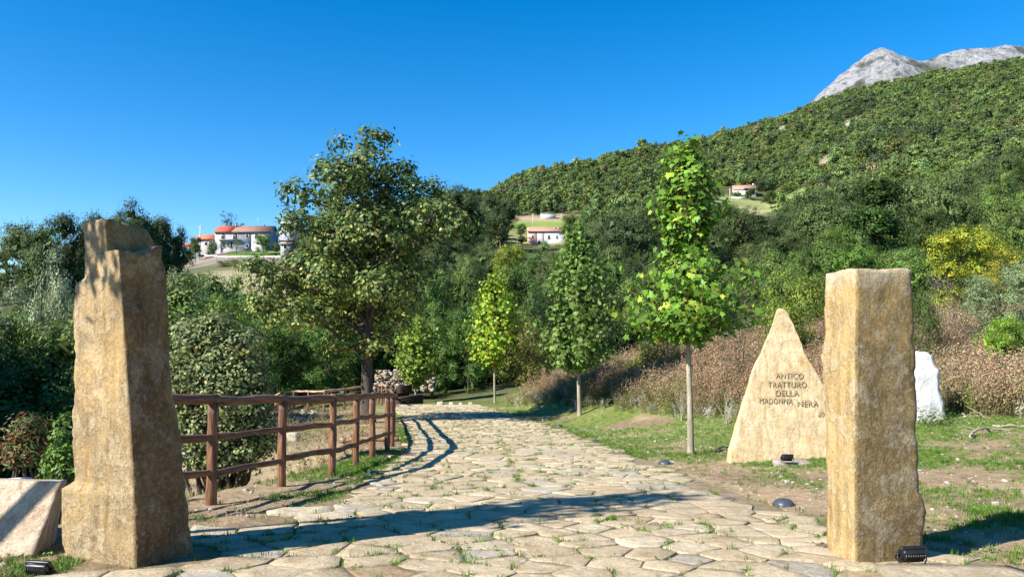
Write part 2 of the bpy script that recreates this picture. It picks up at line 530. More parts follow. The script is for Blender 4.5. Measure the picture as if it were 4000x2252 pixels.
def build_ground():
    th = np.concatenate([np.radians(np.arange(-180, -42, 6.0)), np.radians(np.linspace(-42, 42, 421)), np.radians(np.arange(48, 180, 6.0))])
    rr = np.concatenate([[0.6], 1.2 * np.exp(np.linspace(0, math.log(1900 / 1.2), 300))])
    T, R = np.meshgrid(th, rr, indexing='ij')
    X, Y = (R * np.sin(T)).ravel(), (R * np.cos(T)).ravel()
    Z = ground_z(X, Y)
    nt_, nr = len(th), len(rr)
    idx = np.arange(nt_ * nr).reshape(nt_, nr)
    nx = np.roll(idx, -1, axis=0)
    Fq = np.stack([idx[:, :-1], nx[:, :-1], nx[:, 1:], idx[:, 1:]], -1).reshape(-1, 4)[:, ::-1]
    V = np.stack([X, Y, Z], 1)
    V = np.concatenate([V, [[0, 0, gz(0, 0)]]])
    faces = [list(f) for f in Fq.tolist()] + [[idx[i, 0], len(V) - 1, nx[i, 0]] for i in range(nt_)]
    # colour of the soil, grass and fields
    dirt = np.array([.36, .255, .155]); grass = np.array([.12, .185, .03]); straw = np.array([.30, .245, .145])
    wood_floor = np.array([.075, .085, .032])
    x, y = V[:, 0], V[:, 1]
    p = V * np.array([1, 1, 0])
    g = greenness(x, y)[:, None]
    c = dirt * (1 - .35 * sstep(-.2, .5, fbm(p * .8, 3))[:, None]) + (straw - dirt) * .35 * sstep(0, .6, fbm(p * 1.7 + 9, 3))[:, None]
    c = c * (1 - .8 * g) + grass * .8 * g
    bank = (sstep(.8, 2.5, fence_x(y) - x) * (y < 48))[:, None]
    c = c * (1 - bank) + np.array([.30, .23, .14]) * (1 - .3 * sstep(-.3, .5, fbm(p * .6 + 4, 3)))[:, None] * bank
    r = np.hypot(x, y)
    w = sstep(40, 62, r)[:, None]
    c = c * (1 - w) + wood_floor * w
    pxv = np.where(y > 1, 2000 + F * x / np.maximum(y, 1), -9999)
    def patch(x0, x1, d0, d1, col, soft=14, sd=5):
        nonlocal c
        n = fbm(p / 12.0, 3) * 10
        k = (sstep(x0 - soft, x0 + soft, pxv + n) * (1 - sstep(x1 - soft, x1 + soft, pxv + n)) * sstep(d0 - sd, d0 + sd, y) * (1 - sstep(d1 - sd, d1 + sd, y)))[:, None]
        c = c * (1 - k) + np.array(col) * k
    patch(700, 1150, 112, 166, (.32, .27, .16))
    patch(640, 1150, 166, 178, (.10, .10, .05), sd=3)
    patch(700, 1250, 179, 183, (.25, .21, .16), sd=2)
    patch(650, 1250, 186, 194, (.22, .19, .16), sd=2)
    patch(860, 1250, 196, 208, (.10, .17, .03), sd=2)
    patch(700, 880, 192, 215, (.24, .19, .15), sd=3)
    patch(1940, 2270, 262, 300, (.20, .20, .08))
    patch(1950, 2260, 296, 318, (.17, .25, .05), sd=3)
    patch(1980, 2280, 320, 338, (.33, .25, .16), sd=3)
    patch(1650, 1950, 195, 260, (.14, .10, .06))
    patch(2740, 3050, 385, 440, (.24, .26, .10))
    patch(2790, 3000, 360, 402, (.36, .32, .17))
    patch(3080, 3170, 395, 425, (.20, .27, .08))
    patch(3215, 3290, 452, 474, (.30, .24, .17))
    patch(3045, 3090, 698, 714, (.42, .40, .37), 10, 6)
    patch(3315, 3400, 570, 602, (.33, .28, .21), 10, 6)
    o = link('ground', new_mesh('ground', V, faces, MAT['ground'], True, c))
    tag(o, 'sloping soil with patchy grass running into a wooded valley', kind='structure')
    return o
build_ground()

# ------------------------------------------------------------------ the paved track: bed, then every flagstone
def build_path():
    ys = np.linspace(-5, 44, 260)
    V, Fc = [], []
    m = 14
    for y in ys:
        xs = np.linspace(path_l(y) - .05, path_r(y) + .05, m)
        V.append(np.stack([xs, xs * 0 + y, near_z(xs, xs * 0 + y) + .014], 1))
    Fc = [[i * m + j, i * m + j + 1, (i + 1) * m + j + 1, (i + 1) * m + j] for i in range(len(ys) - 1) for j in range(m - 1)]
    V = np.concatenate(V)
    c = np.array([.25, .19, .115]) + .03 * vnoise(V * 2.0)[:, None]
    path = tag(link('path', new_mesh('path', V, Fc, MAT['ground'], True, c)), 'broad flagstone track leading downhill between two standing stones', kind='structure')
    # voronoi flagstones
    R_ = random.Random(11)
    seeds = []
    grid = {}
    NR = np.random.default_rng(11)
    cy = NR.uniform(3.2, 44.8, 26000)
    cx = NR.uniform(path_l(cy) - 1.5, path_r(cy) + 1.5)
    cb = vnoise(np.stack([cx * .9, cy * .9, 0 * cx + 3], 1))
    for xx, yy, big in zip(cx.tolist(), cy.tolist(), cb.tolist()):   # uneven sizes: slabs of 25 cm to a metre side by side
        dm = .34 + .20 * max(-.5, min(1, big * 1.3)) + .10 * min(1, max(0, (yy - 18) / 15))
        u, v = xx / 1.28, yy
        key = (int(u // .6), int(v // .6))
        if any((u - a) ** 2 + (v - b) ** 2 < dm * dm for gx in (-1, 0, 1) for gy in (-1, 0, 1) for a, b in grid.get((key[0] + gx, key[1] + gy), ())):
            continue
        grid.setdefault(key, []).append((u, v))
        seeds.append((xx, yy))
    S = np.array(seeds)
    def clip(poly, a, b, c):
        out = []
        for i in range(len(poly)):
            p, q = poly[i], poly[(i + 1) % len(poly)]
            dp, dq = a * p[0] + b * p[1] - c, a * q[0] + b * q[1] - c
            if dp <= 0: out.append(p)
            if dp * dq < 0:
                t = dp / (dp - dq)
                out.append((p[0] + (q[0] - p[0]) * t, p[1] + (q[1] - p[1]) * t))
        return out
    stones, joints = [], []
    for i, (x, y) in enumerate(S):
        if not (path_l(y) + .05 < x < path_r(y) - .05) or y > 43.6 or y < 4.0:
            continue
        if (x + 3.0) ** 2 + (y - 6.0) ** 2 < .2 or (x - 2.9) ** 2 + (y - 6.05) ** 2 < .1:
            continue
        d = S - S[i]
        nb = np.where((np.abs(d[:, 0]) < 2) & (np.abs(d[:, 1]) < 1.8))[0]
        poly = [(x - 1, y - 1), (x + 1, y - 1), (x + 1, y + 1), (x - 1, y + 1)]
        for j in nb:
            if j == i: continue
            nx_, ny_ = S[j] - S[i]
            mx, my = (S[j] + S[i]) / 2
            poly = clip(poly, nx_, ny_, nx_ * mx + ny_ * my)
        if len(poly) < 4: continue
        for a in range(len(poly)):
            p, q = poly[a], poly[(a + 1) % len(poly)]
            L = math.hypot(q[0] - p[0], q[1] - p[1])
            for t in range(int(L / .09)):
                u = R_.random()
                joints.append((p[0] + (q[0] - p[0]) * u, p[1] + (q[1] - p[1]) * u))
        P = np.array(poly)
        c0 = P.mean(0)
        rad = np.sqrt(((P - c0) ** 2).sum(1).mean())
        gap = R_.uniform(.003, .013)
        P = c0 + (P - c0) * max(.6, 1 - gap / rad * 1.35)
        Q = []
        for a in range(len(P)):                          # worn corners
            p, q = P[a], P[(a + 1) % len(P)]
            if np.hypot(*(q - p)) < .10:
                Q.append((p + q) / 2); continue
            Q.append(p + (q - p) * R_.uniform(.02, .13)); Q.append(p + (q - p) * R_.uniform(.87, .98))
            if np.hypot(*(q - p)) > .35:
                nrm = np.array([(q - p)[1], -(q - p)[0]]) / np.hypot(*(q - p))
                Q.insert(-1, p + (q - p) * R_.uniform(.4, .6) + nrm * R_.uniform(-.035, .012))
        stones.append((c0, np.array(Q)))
    stones.sort(key=lambda s: s[0][1])
    rest = MB()
    made = 0
    for c0, Q in stones:
        n = len(Q)
        top = R_.uniform(.020, .032)
        tx, ty = R_.gauss(0, .012), R_.gauss(0, .012)
        cz = gz_near(c0[0], c0[1])
        def zz(P, extra):
            return near_z(P[:, 0], P[:, 1]) + extra + (P[:, 0] - c0[0]) * tx + (P[:, 1] - c0[1]) * ty
        rough = lambda P, a: a * fbm(np.stack([P[:, 0] * 5, P[:, 1] * 5, P[:, 0] * 0 + made], 1), 2)
        O = Q; A = c0 + (Q - c0) * .988; B = c0 + (Q - c0) * R_.uniform(.5, .62)
        V = np.concatenate([
            np.stack([O[:, 0], O[:, 1], near_z(O[:, 0], O[:, 1]) - .03], 1),
            np.stack([O[:, 0], O[:, 1], zz(O, top - .003)], 1),
            np.stack([A[:, 0], A[:, 1], zz(A, top - .001) + rough(A, .006)], 1),
            np.stack([B[:, 0], B[:, 1], zz(B, top) + rough(B, .012)], 1),
            [[c0[0], c0[1], cz + top]]])
        Fc = []
        for r_ in range(3):
            Fc += [[r_ * n + a, r_ * n + (a + 1) % n, (r_ + 1) * n + (a + 1) % n, (r_ + 1) * n + a] for a in range(n)]
        Fc += [[3 * n + a, 3 * n + (a + 1) % n, 4 * n] for a in range(n)]
        u = R_.random()
        base = (.53, .43, .285) if u < .72 else (.53, .45, .315) if u < .89 else (.42, .375, .30) if u < .96 else (.44, .32, .19)
        v = R_.uniform(.9, 1.08)
        col = np.array(base) * v
        if made < 300:
            o = link('paving_stone', new_mesh('paving_stone', V - np.array([c0[0], c0[1], cz]), Fc, MAT['paving'], False, col), path, (c0[0], c0[1], cz))
            made += 1
        else:
            rest.add(V, Fc, col)
    o = link('distant_paving_stones', rest.mesh('distant_paving_stones', MAT['paving']), path)
    o['kind'] = 'stuff'
    return joints
def gz_near(x, y):
    return float(near_z(np.array([x]), np.array([y]))[0])
JOINTS = build_path()
# ------------------------------------------------------------------ mountain behind the wooded hill
def build_mountain():
    px = np.linspace(2900, 4900, 330)
    sk = np.interp(px, [2700, 2900, 3030, 3110, 3170, 3230, 3280, 3330, 3380, 3410, 3442, 3475, 3520, 3570, 3600, 3640, 3680, 3720, 3800, 3880, 3930, 4000, 4200, 4900],
                   [620, 520, 455, 425, 392, 335, 290, 250, 215, 197, 182, 195, 213, 232, 236, 225, 208, 195, 187, 182, 173, 180, 200, 330])
    sk = sk + 7 * fbm(np.stack([px / 26, px * 0, px * 0], 1), 5, .6)
    t = np.linspace(-1, .6, 120)            # -1 foot in front ... 0 crest ... back
    D0 = 2500.0
    V, tint, bare = [], [], []
    for i, p in enumerate(px):
        a, k = ray(p, sk[i])
        zt = CAMZ + k * D0
        D = D0 + t * 900
        z = zt - np.abs(t) * 820 - 40 * t * t
        V.append(np.stack([a * D0 + 0 * t + (a * .3) * (D - D0), D, z], 1))
    V = np.concatenate(V)
    nz = fbm(V * np.array([1, 1, 1]) / 150.0, 5, .55)
    rid = 1 - np.abs(fbm(V / 230.0 + 7, 4))
    tt = np.tile(t, len(px))
    amp = sstep(0, .22, np.abs(tt)) * .95 + .02
    rid2 = 1 - np.abs(fbm(V / 70.0 + 19, 4, .6))
    V[:, 2] += (nz * 55 + (rid - .8) * 110 + (rid2 - .8) * 60) * amp
    PX = np.repeat(px, len(t))
    # bare limestone high up, scrub in the gullies and lower down
    low = np.interp(PX, [2900, 3140, 3200, 3400, 3560, 3640, 3700, 4000, 4900], [0.0, 0.02, .10, .26, .20, .13, .17, .2, .1])
    b = 1 - sstep(.75, 1.25, np.abs(tt) / low + .45 * fbm(V / 90.0 + 3, 4))
    b = b * (1 - .9 * sstep(.10, .30, fbm(V / 60.0 + 31, 4)))
    b = b * (1 - .85 * np.exp(-((PX - 3560 + tt * 900) / 55) ** 2) * sstep(.0, .03, -tt))
    c = np.array([.055, .062, .032]) * (1 + .5 * fbm(V / 25.0, 3))[:, None]
    n, m = len(px), len(t)
    idx = np.arange(n * m).reshape(n, m)
    Fq = np.stack([idx[:-1, :-1], idx[1:, :-1], idx[1:, 1:], idx[:-1, 1:]], -1).reshape(-1, 4)
    me = new_mesh('mountain', V, Fq, MAT['mountain'], True, c)
    a = me.color_attributes.new('bare', 'FLOAT_COLOR', 'POINT')
    B = np.repeat(np.clip(b, 0, 1)[:, None], 4, 1).astype(np.float32)
    a.data.foreach_set('color', B.ravel())
    tag(link('mountain', me), 'bare grey limestone peak above the wooded slope', kind='structure')
build_mountain()

# ------------------------------------------------------------------ leaves, crowns, trees
T_RHOMB = [(0, 0), (.5, .30), (1, 0), (.5, -.30)]
T_NARROW = [(0, 0), (.45, .13), (1, 0), (.45, -.13)]
T_OAK = [(0, 0), (.28, .26), (.68, .30), (1, .05), (.72, -.27), (.3, -.25)]
T_PLANE = [(0, 0), (.02, .22), (-.06, .46), (.30, .36), (.50, .62), (.60, .26), (1, 0), (.60, -.26), (.50, -.62), (.30, -.36), (-.06, -.46), (.02, -.22)]
T_FAR = [(0, -.1), (.25, .5), (.8, .42), (1, -.08), (.55, -.5)]

def norm(a):
    return a / (np.linalg.norm(a, axis=-1, keepdims=True) + 1e-9)

def leaf_geo(C, Nn, S, tmpl, R, down=0.0, curl=.12):
    n = len(C)
    tg = R.normal(size=(n, 3)); tg[:, 2] -= down
    tg = norm(tg - Nn * (tg * Nn).sum(1)[:, None])
    bt = np.cross(Nn, tg)
    T = np.array(tmpl)
    k = len(T)
    off = (T[:, 0] - .5)[None, :, None] * tg[:, None, :] + T[:, 1][None, :, None] * bt[:, None, :]
    off = off - (np.abs(T[:, 1]) * .35 + (T[:, 0] - .5) ** 2 * .5)[None, :, None] * Nn[:, None, :] * curl * 3
    V = (C[:, None, :] + off * S[:, None, None]).reshape(-1, 3)
    return V, np.arange(n * k).reshape(n, k), k

def crown_points(lobes, n_clusters, per, rc, R, inner=.72, flat=.8, keep_in=.55):
    """leaf positions and normals in clumps on the shells of overlapping lobes"""
    L = np.array(lobes, float)
    area = (L[:, 3] * L[:, 4] + L[:, 4] * L[:, 5] + L[:, 3] * L[:, 5])
    cnt = R.multinomial(n_clusters, area / area.sum())
    P, O = [], []
    for l, m in zip(L, cnt):
        d = norm(R.normal(size=(m, 3)))
        d[:, 2] = np.where(d[:, 2] < -.5, -d[:, 2], d[:, 2])
        rad = R.uniform(inner, 1.06, m)[:, None]
        p = l[:3] + d * l[3:6] * rad
        P.append(p); O.append(norm(d / l[3:6]))
    P, O = np.concatenate(P), np.concatenate(O)
    keep = np.ones(len(P), bool)
    for l in L:
        q = np.linalg.norm((P - l[:3]) / l[3:6], axis=1)
        keep &= ~(q < keep_in)
    P, O = P[keep], O[keep]
    clusters = P
    k = len(P)
    g = R.normal(size=(k, per, 3)) * np.array([1, 1, flat])
    Q = P[:, None, :] + g * (rc * R.uniform(.6, 1.25, k))[:, None, None] * .55
    Nn = norm(O[:, None, :] * 1.0 + norm(g) * .9 + R.normal(size=g.shape) * .35 + np.array([0, 0, .3]))
    return Q.reshape(-1, 3), Nn.reshape(-1, 3), np.repeat(np.arange(k), per), clusters, g.reshape(-1, 3)

def leaf_cols(base, n, cl, R, var=.22, clvar=.2, alt=None, altp=0.0):
    k = cl.max() + 1
    b = np.tile(np.array(base, float), (n, 1))
    if alt is not None:
        pc = R.random(k) * 1.0
        m = R.random(n) < altp * 2 * pc[cl]
        b[m] = np.array(alt)
    return np.clip(b * (1 + R.normal(size=n) * var)[:, None] * (1 + R.normal(size=k) * clvar)[cl][:, None], .004, .9)

def crown_mesh(name, lobes, ncl, per, rc, size, base, R, tmpl=T_RHOMB, mat='leaf', down=0., alt=None, altp=0., inner=.72, keep_in=.55, var=.2, clvar=.24, flat=.8, core=0):
    Q, Nn, cl, cs, g = crown_points(lobes, ncl, per, rc, R, inner, flat, keep_in)
    S = size * R.uniform(.65, 1.3, len(Q))
    if core:                                   # oversized leaves added inside the crown to block light and darken gaps
        L = np.array(lobes, float)
        li = np.repeat(np.arange(len(L)), core)
        d = norm(R.normal(size=(len(li), 3)))
        Q = np.concatenate([Q, L[li, :3] + d * L[li, 3:6] * R.uniform(.15, .55, len(li))[:, None]])
        Nn = np.concatenate([Nn, norm(d + R.normal(size=d.shape) * .3)])
        S = np.concatenate([S, L[li, 3] * R.uniform(.7, 1.0, len(li))])
        cl = np.concatenate([cl, R.integers(0, cl.max() + 1, len(li))])
    V, Fq, k = leaf_geo(Q, Nn, S, tmpl, R, down)
    c = np.repeat(leaf_cols(base, len(Q), cl, R, var, clvar, alt, altp), k, 0)
    return new_mesh(name, V, Fq, MAT[mat], False, c), cs

def branch(mb, a, b, r0, r1, R, sag=.12, n=6, k=6, col=(1, 1, 1)):
    a, b = np.array(a, float), np.array(b, float)
    t = np.linspace(0, 1, n)[:, None]
    L = np.linalg.norm(b - a)
    w = np.cumsum(R.normal(size=(n, 3)), 0) * L * .035
    w = w - t * w[-1]
    P = a + (b - a) * t + w + np.array([0, 0, 1.0]) * (np.sin(t * PI) * sag * L)
    mb.tube(P, np.linspace(r0, r1, n), k, col, caps=False)
    return P

def wood_mesh(name, H, r0, lobes, clusters, R, mat='bark', top=.8, twigs=60, lean=(0, 0), tw=.012, fork=.35, col=(1, 1, 1)):
    mb = MB()
    z = np.linspace(-.25, top * H, 12)
    P = np.stack([lean[0] * np.sin(z / H * 2.2) + .02 * H * .12 * np.sin(z * 1.3), lean[1] * np.sin(z / H * 2) , z], 1)
    rad = r0 * (1 - .85 * np.clip(z / (top * H), 0, 1)) * (1 + .35 * np.exp(-np.maximum(z, 0) / (.03 * H)))
    mb.tube(P, rad, 9, col, caps=False)
    for l in lobes:
        zz = min(max(l[2] - .25 * H * R.uniform(.5, 1), fork * H), top * H * .9)
        j = np.argmin(np.abs(z - zz))
        branch(mb, P[j], l[:3], rad[j] * .55, r0 * .1, R, .08, 6, 5, col)
    if len(clusters) and twigs:
        L = np.array(lobes)
        for c in clusters[R.choice(len(clusters), min(twigs, len(clusters)), replace=False)]:
            l = L[np.argmin(np.linalg.norm(L[:, :3] - c, axis=1))]
            branch(mb, l[:3] * .7 + c * .3, c, tw, tw * .4, R, .05, 4, 4, col)
    return mb.mesh(name, MAT[mat], True)

PROTO = {}
def proto(key, H, W, lobes, ncl, per, rc, size, base, seed, r0=.2, trunk_mat='bark', top=.75, twigs=60, fork=.3, **kw):
    R = np.random.default_rng(seed)
    cr, cs = crown_mesh(key + '_crown', lobes, ncl, per, rc, size, base, R, **kw)
    zz = np.empty(len(cr.vertices) * 3, np.float32); cr.vertices.foreach_get('co', zz); zz = zz.reshape(-1, 3)
    H2, W2 = float(np.percentile(zz[:, 2], 99.7)), float(np.percentile(np.hypot(zz[:, 0], zz[:, 1]), 97)) * 2
    tr = wood_mesh(key + '_trunk', H, r0, lobes, cs, R, trunk_mat, top, twigs, fork=fork)
    PROTO[key] = (tr, cr, H2, W2)

def rand_lobes(R, H, W, n, z0=.25, shape='round', k=1.0):
    out = []
    for i in range(n):
        t = R.uniform(z0, .9)
        if shape == 'round':
            w = math.sqrt(max(.05, 1 - ((t - .5) / .55) ** 2))
        elif shape == 'cone':
            w = max(.12, 1.05 - t * 1.0)
        elif shape == 'dome':
            w = math.sqrt(max(.05, 1 - (t / 1.0) ** 2))
        else:
            w = .6
        a, q = R.uniform(0, 2 * PI), math.sqrt(R.uniform(.1, 1)) * (.62 if k == 1 else .74)
        r = R.uniform(.15, .27) * W * (.55 + .45 * w) * k
        out.append((math.cos(a) * q * w * W / 2, math.sin(a) * q * w * W / 2, t * H, r, r, r * R.uniform(.75, 1.05)))
    return out

def build_protos():
    for v in range(3):
        R = np.random.default_rng(100 + v)
        proto('oak%d' % v, 10, 10, rand_lobes(R, 10, 10, 26, .2, k=.8), 330, 56, .7, .21, (.085, .125, .042), 200 + v, r0=.3, top=.7, inner=.86, core=9, alt=(.13, .16, .04), altp=.25)
        R = np.random.default_rng(110 + v)
        proto('green%d' % v, 10, 8, rand_lobes(R, 10, 8, 26, .1, k=.8), 320, 54, .6, .19, (.10, .175, .04), 210 + v, r0=.18, top=.8, inner=.86, core=9, alt=(.18, .24, .045), altp=.25)
    for v in range(2):
        R = np.random.default_rng(120 + v)
        proto('cone%d' % v, 12, 8, rand_lobes(R, 12, 8, 38, .06, 'cone', k=.8), 430, 54, .6, .19, (.075, .14, .035), 220 + v, r0=.18, top=.9, inner=.86, core=9, alt=(.12, .19, .04), altp=.2)
        R = np.random.default_rng(130 + v)
        proto('willow%d' % v, 8, 7, rand_lobes(R, 8, 7, 24, .12, k=.8), 330, 60, .6, .21, (.24, .28, .17), 230 + v, r0=.16, top=.8, inner=.84, core=5, tmpl=T_NARROW, alt=(.16, .19, .11), altp=.3, twigs=120)
        R = np.random.default_rng(140 + v)
        proto('bush%d' % v, 4, 5, rand_lobes(R, 4, 5, 12, .05, 'dome'), 420, 26, .42, .17, (.17, .20, .045), 240 + v, r0=.05, top=.5, tmpl=T_NARROW, twigs=90, fork=.02)
        R = np.random.default_rng(150 + v)
        proto('twiggy%d' % v, 4, 5, rand_lobes(R, 4, 5, 12, .05, 'dome'), 220, 12, .42, .13, (.19, .165, .12), 250 + v, r0=.05, top=.5, tmpl=T_NARROW, twigs=260, fork=.02)
    for v in range(2):
        R = np.random.default_rng(170 + v)
        proto('thicket%d' % v, 5, 5.5, rand_lobes(R, 5, 5.5, 22, .05, 'dome', k=.8), 260, 50, .42, .13, (.095, .165, .038), 270 + v, r0=.05, top=.5, twigs=40, fork=.02, inner=.86, core=9, alt=(.15, .21, .04), altp=.25)
    R = np.random.default_rng(161)
    proto('sparse0', 9, 8, rand_lobes(R, 9, 8, 14, .35), 120, 16, .5, .26, (.06, .09, .035), 260, r0=.2, top=.85, twigs=120)
build_protos()

TREES = []
def tree(name, label, key, px, D, py_top, wpx, cat='tree', tint=(1, 1, 1), group=None, rot=None, dx=0.0):
    """stand a tree on the ground; its height and width come from the photograph at its own distance"""
    tr, cr, H, W = PROTO[key]
    x = ray(px, py_top)[0] * D
    zg = gz(x, D) - .1
    zt = at(px, py_top, D)[2]
    sz = max(.15, (zt - zg) / H)
    sx = wpx * D / F / W
    root = bpy.data.objects.new(name, None)
    COL.link(root)
    root.empty_display_size = .5
    root.location = (x, D, zg)
    rz = rot if rot is not None else random.Random(label).uniform(0, 6.28)
    root.rotation_euler = (0, 0, rz)
    root.scale = (sx, sx, sz)
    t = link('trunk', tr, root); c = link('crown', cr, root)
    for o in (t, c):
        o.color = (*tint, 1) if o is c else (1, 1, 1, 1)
    tag(root, label, cat, group)
    TREES.append((px, D, x, sx * W / 2))
    return root

G_OAK, G_VAL, G_RIGHT, G_FARM = 'oaks on the ridge', 'trees in the valley', 'bushes behind the dry weeds', 'trees round the farmhouses'
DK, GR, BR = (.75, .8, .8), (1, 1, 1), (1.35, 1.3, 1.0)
def plant_all():
    T = tree
    # ridge on the left
    T('oak_tree', 'broad dark oak at the far left end of the ridge', 'oak0', 110, 108, 868, 330, tint=(.8, .85, .85), group=G_OAK)
    T('oak_tree', 'dark oak on the ridge, just left of the tall standing stone', 'oak1', 310, 112, 838, 240, tint=(.75, .8, .8), group=G_OAK)
    T('oak_tree', 'highest rounded dark oak on the ridge, above the tall standing stone', 'oak2', 500, 110, 788, 270, tint=(.7, .78, .78), group=G_OAK)
    T('oak_tree', 'dark oak on the ridge between the tall standing stone and the farmhouse', 'oak0', 655, 118, 872, 190, tint=(.65, .72, .75), group=G_OAK, rot=2.0)
    T('oak_tree', 'low oak crown between the two leftmost ridge oaks', 'oak2', 215, 104, 855, 250, tint=(.85, .9, .8), group=G_OAK, rot=3.3)
    T('oak_tree', 'dark oak crown tucked behind the left shoulder of the highest ridge oak', 'oak0', 405, 115, 822, 230, tint=(.75, .8, .8), group=G_OAK, rot=4.3)
    T('oak_tree', 'dark oak crown on the right flank of the highest ridge oak', 'oak1', 585, 114, 835, 220, tint=(.7, .75, .78), group=G_OAK, rot=5.1)
    T('willow_tree', 'large silvery willow left of the tall standing stone', 'willow0', 170, 47, 965, 340, tint=(1.35, 1.35, 1.3), group=G_VAL)
    T('willow_tree', 'smaller silvery willow just right of the tall standing stone', 'willow1', 735, 60, 1058, 210, tint=(1.3, 1.3, 1.25), group=G_VAL)
    T('green_shrub', 'sunlit green shrub in front of the large willow', 'green1', 60, 34, 1240, 260, 'shrub', (1.1, 1.1, .9), G_VAL)
    T('green_shrub', 'yellowish green shrub against the left edge of the tall standing stone', 'green2', 230, 36, 1265, 200, 'shrub', (1.2, 1.15, .8), G_VAL)
    T('green_tree', 'deep green tree directly right of the tall standing stone below the pale field', 'green0', 745, 42, 1175, 240, tint=(.9, 1, .9), group=G_VAL)
    T('green_tree', 'mid green tree below the pale field, left of the big oak', 'green1', 880, 50, 1150, 240, tint=(1, 1.05, .9), group=G_VAL)
    T('green_tree', 'dark green tree behind the big oak, towards the farmhouse', 'green2', 1010, 56, 1120, 230, tint=(.85, .95, .9), group=G_VAL)
    T('green_tree', 'bright green tree under the left boughs of the big oak', 'green0', 1135, 58, 1275, 250, tint=(1.0, 1.1, .9), group=G_VAL, rot=1.0)
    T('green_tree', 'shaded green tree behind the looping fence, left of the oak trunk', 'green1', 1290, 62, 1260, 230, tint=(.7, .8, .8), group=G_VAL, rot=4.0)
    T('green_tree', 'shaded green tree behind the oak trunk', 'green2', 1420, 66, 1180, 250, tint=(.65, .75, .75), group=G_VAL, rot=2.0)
    T('green_tree', 'tall mid green tree just right of the big oak', 'green0', 1640, 66, 1060, 210, tint=(1.0, 1.0, .95), group=G_VAL, rot=3.0)
    T('green_tree', 'grey green tree between the big oak and the yellow plane tree', 'green1', 1770, 70, 1045, 230, tint=(1.05, 1.05, 1.1), group=G_VAL, rot=5.0)
    T('green_tree', 'dark green tree behind the smallest plane tree', 'green2', 1690, 62, 1190, 220, tint=(.75, .85, .8), group=G_VAL, rot=.5)
    T('green_tree', 'deep green tree behind the stem of the yellow plane tree', 'green0', 1830, 60, 1200, 190, tint=(.7, .85, .75), group=G_VAL, rot=5.5)
    T('round_shrub', 'rounded olive grey shrub between the yellow and the dark plane trees', 'bush0', 2065, 46, 1232, 235, 'shrub', (.85, .75, .8), G_VAL)
    T('yellow_tree', 'yellow green tree below the pink farmhouse', 'green1', 1990, 120, 955, 150, tint=(1.9, 1.5, .9), group=G_VAL)
    T('green_tree', 'leafy green tree in front of the pink farmhouse', 'green2', 2140, 115, 935, 210, tint=(.95, 1.0, 1.0), group=G_VAL)
    T('green_tree', 'green tree left of the dark plane tree, below the yellow green tree', 'green0', 2010, 80, 1040, 200, tint=(.95, 1.05, .9), group=G_VAL, rot=.7)
    T('green_tree', 'dull green tree directly left of the dark plane tree', 'oak2', 2130, 72, 1090, 210, tint=(.95, 1.1, 1.0), group=G_VAL, rot=1.7)
    T('oak_tree', 'grey green oak behind the top of the dark plane tree', 'oak1', 2310, 170, 868, 190, tint=(1.15, 1.1, 1.3), group=G_VAL)
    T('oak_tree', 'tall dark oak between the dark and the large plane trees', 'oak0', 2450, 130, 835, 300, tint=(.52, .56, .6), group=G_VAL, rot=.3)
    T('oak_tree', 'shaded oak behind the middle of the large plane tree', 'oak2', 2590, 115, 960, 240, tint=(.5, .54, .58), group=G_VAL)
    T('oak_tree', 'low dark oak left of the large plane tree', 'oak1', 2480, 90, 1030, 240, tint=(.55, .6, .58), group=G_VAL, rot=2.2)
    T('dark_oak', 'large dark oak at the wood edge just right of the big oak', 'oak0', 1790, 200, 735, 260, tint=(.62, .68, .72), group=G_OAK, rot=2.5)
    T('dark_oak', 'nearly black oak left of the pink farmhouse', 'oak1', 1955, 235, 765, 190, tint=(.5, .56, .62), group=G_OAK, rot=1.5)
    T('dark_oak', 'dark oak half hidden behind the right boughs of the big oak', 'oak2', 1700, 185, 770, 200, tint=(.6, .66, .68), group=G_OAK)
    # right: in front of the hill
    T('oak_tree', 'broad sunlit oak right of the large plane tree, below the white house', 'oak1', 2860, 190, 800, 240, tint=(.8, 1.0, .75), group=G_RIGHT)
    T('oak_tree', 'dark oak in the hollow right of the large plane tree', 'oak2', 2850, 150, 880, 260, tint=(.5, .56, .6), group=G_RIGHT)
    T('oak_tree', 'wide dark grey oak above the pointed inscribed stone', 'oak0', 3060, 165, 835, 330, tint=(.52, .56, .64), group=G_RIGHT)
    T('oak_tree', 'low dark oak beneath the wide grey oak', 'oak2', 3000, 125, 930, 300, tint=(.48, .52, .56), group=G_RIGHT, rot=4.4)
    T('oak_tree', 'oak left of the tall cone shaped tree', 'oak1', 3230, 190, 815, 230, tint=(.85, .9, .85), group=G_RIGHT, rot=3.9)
    T('cone_tree', 'tall dark green cone shaped tree above the square standing stone', 'cone0', 3430, 80, 705, 350, tint=(.58, .74, .55), group=G_RIGHT)
    T('green_tree', 'light green tree at the left foot of the cone shaped tree', 'green0', 3265, 74, 880, 190, tint=(1.25, 1.25, .9), group=G_RIGHT)
    T('green_shrub', 'small pointed green shrub left of the square standing stone', 'cone1', 3150, 60, 935, 120, 'shrub', (1.1, 1.15, .95), G_RIGHT)
    T('green_shrub', 'bright green shrub behind the top of the square standing stone', 'green1', 3330, 55, 960, 200, 'shrub', (1.1, 1.2, .9), G_RIGHT)
    T('broom_bush', 'large yellow green broom bush between the two pale stones', 'bush0', 3110, 30, 1040, 330, 'bush', (.8, .95, .6), G_RIGHT)
    T('twiggy_bush', 'grey twiggy bush left of the pointed inscribed stone', 'twiggy0', 2900, 27, 1120, 260, 'bush', (.95, 1.0, .8), G_RIGHT)
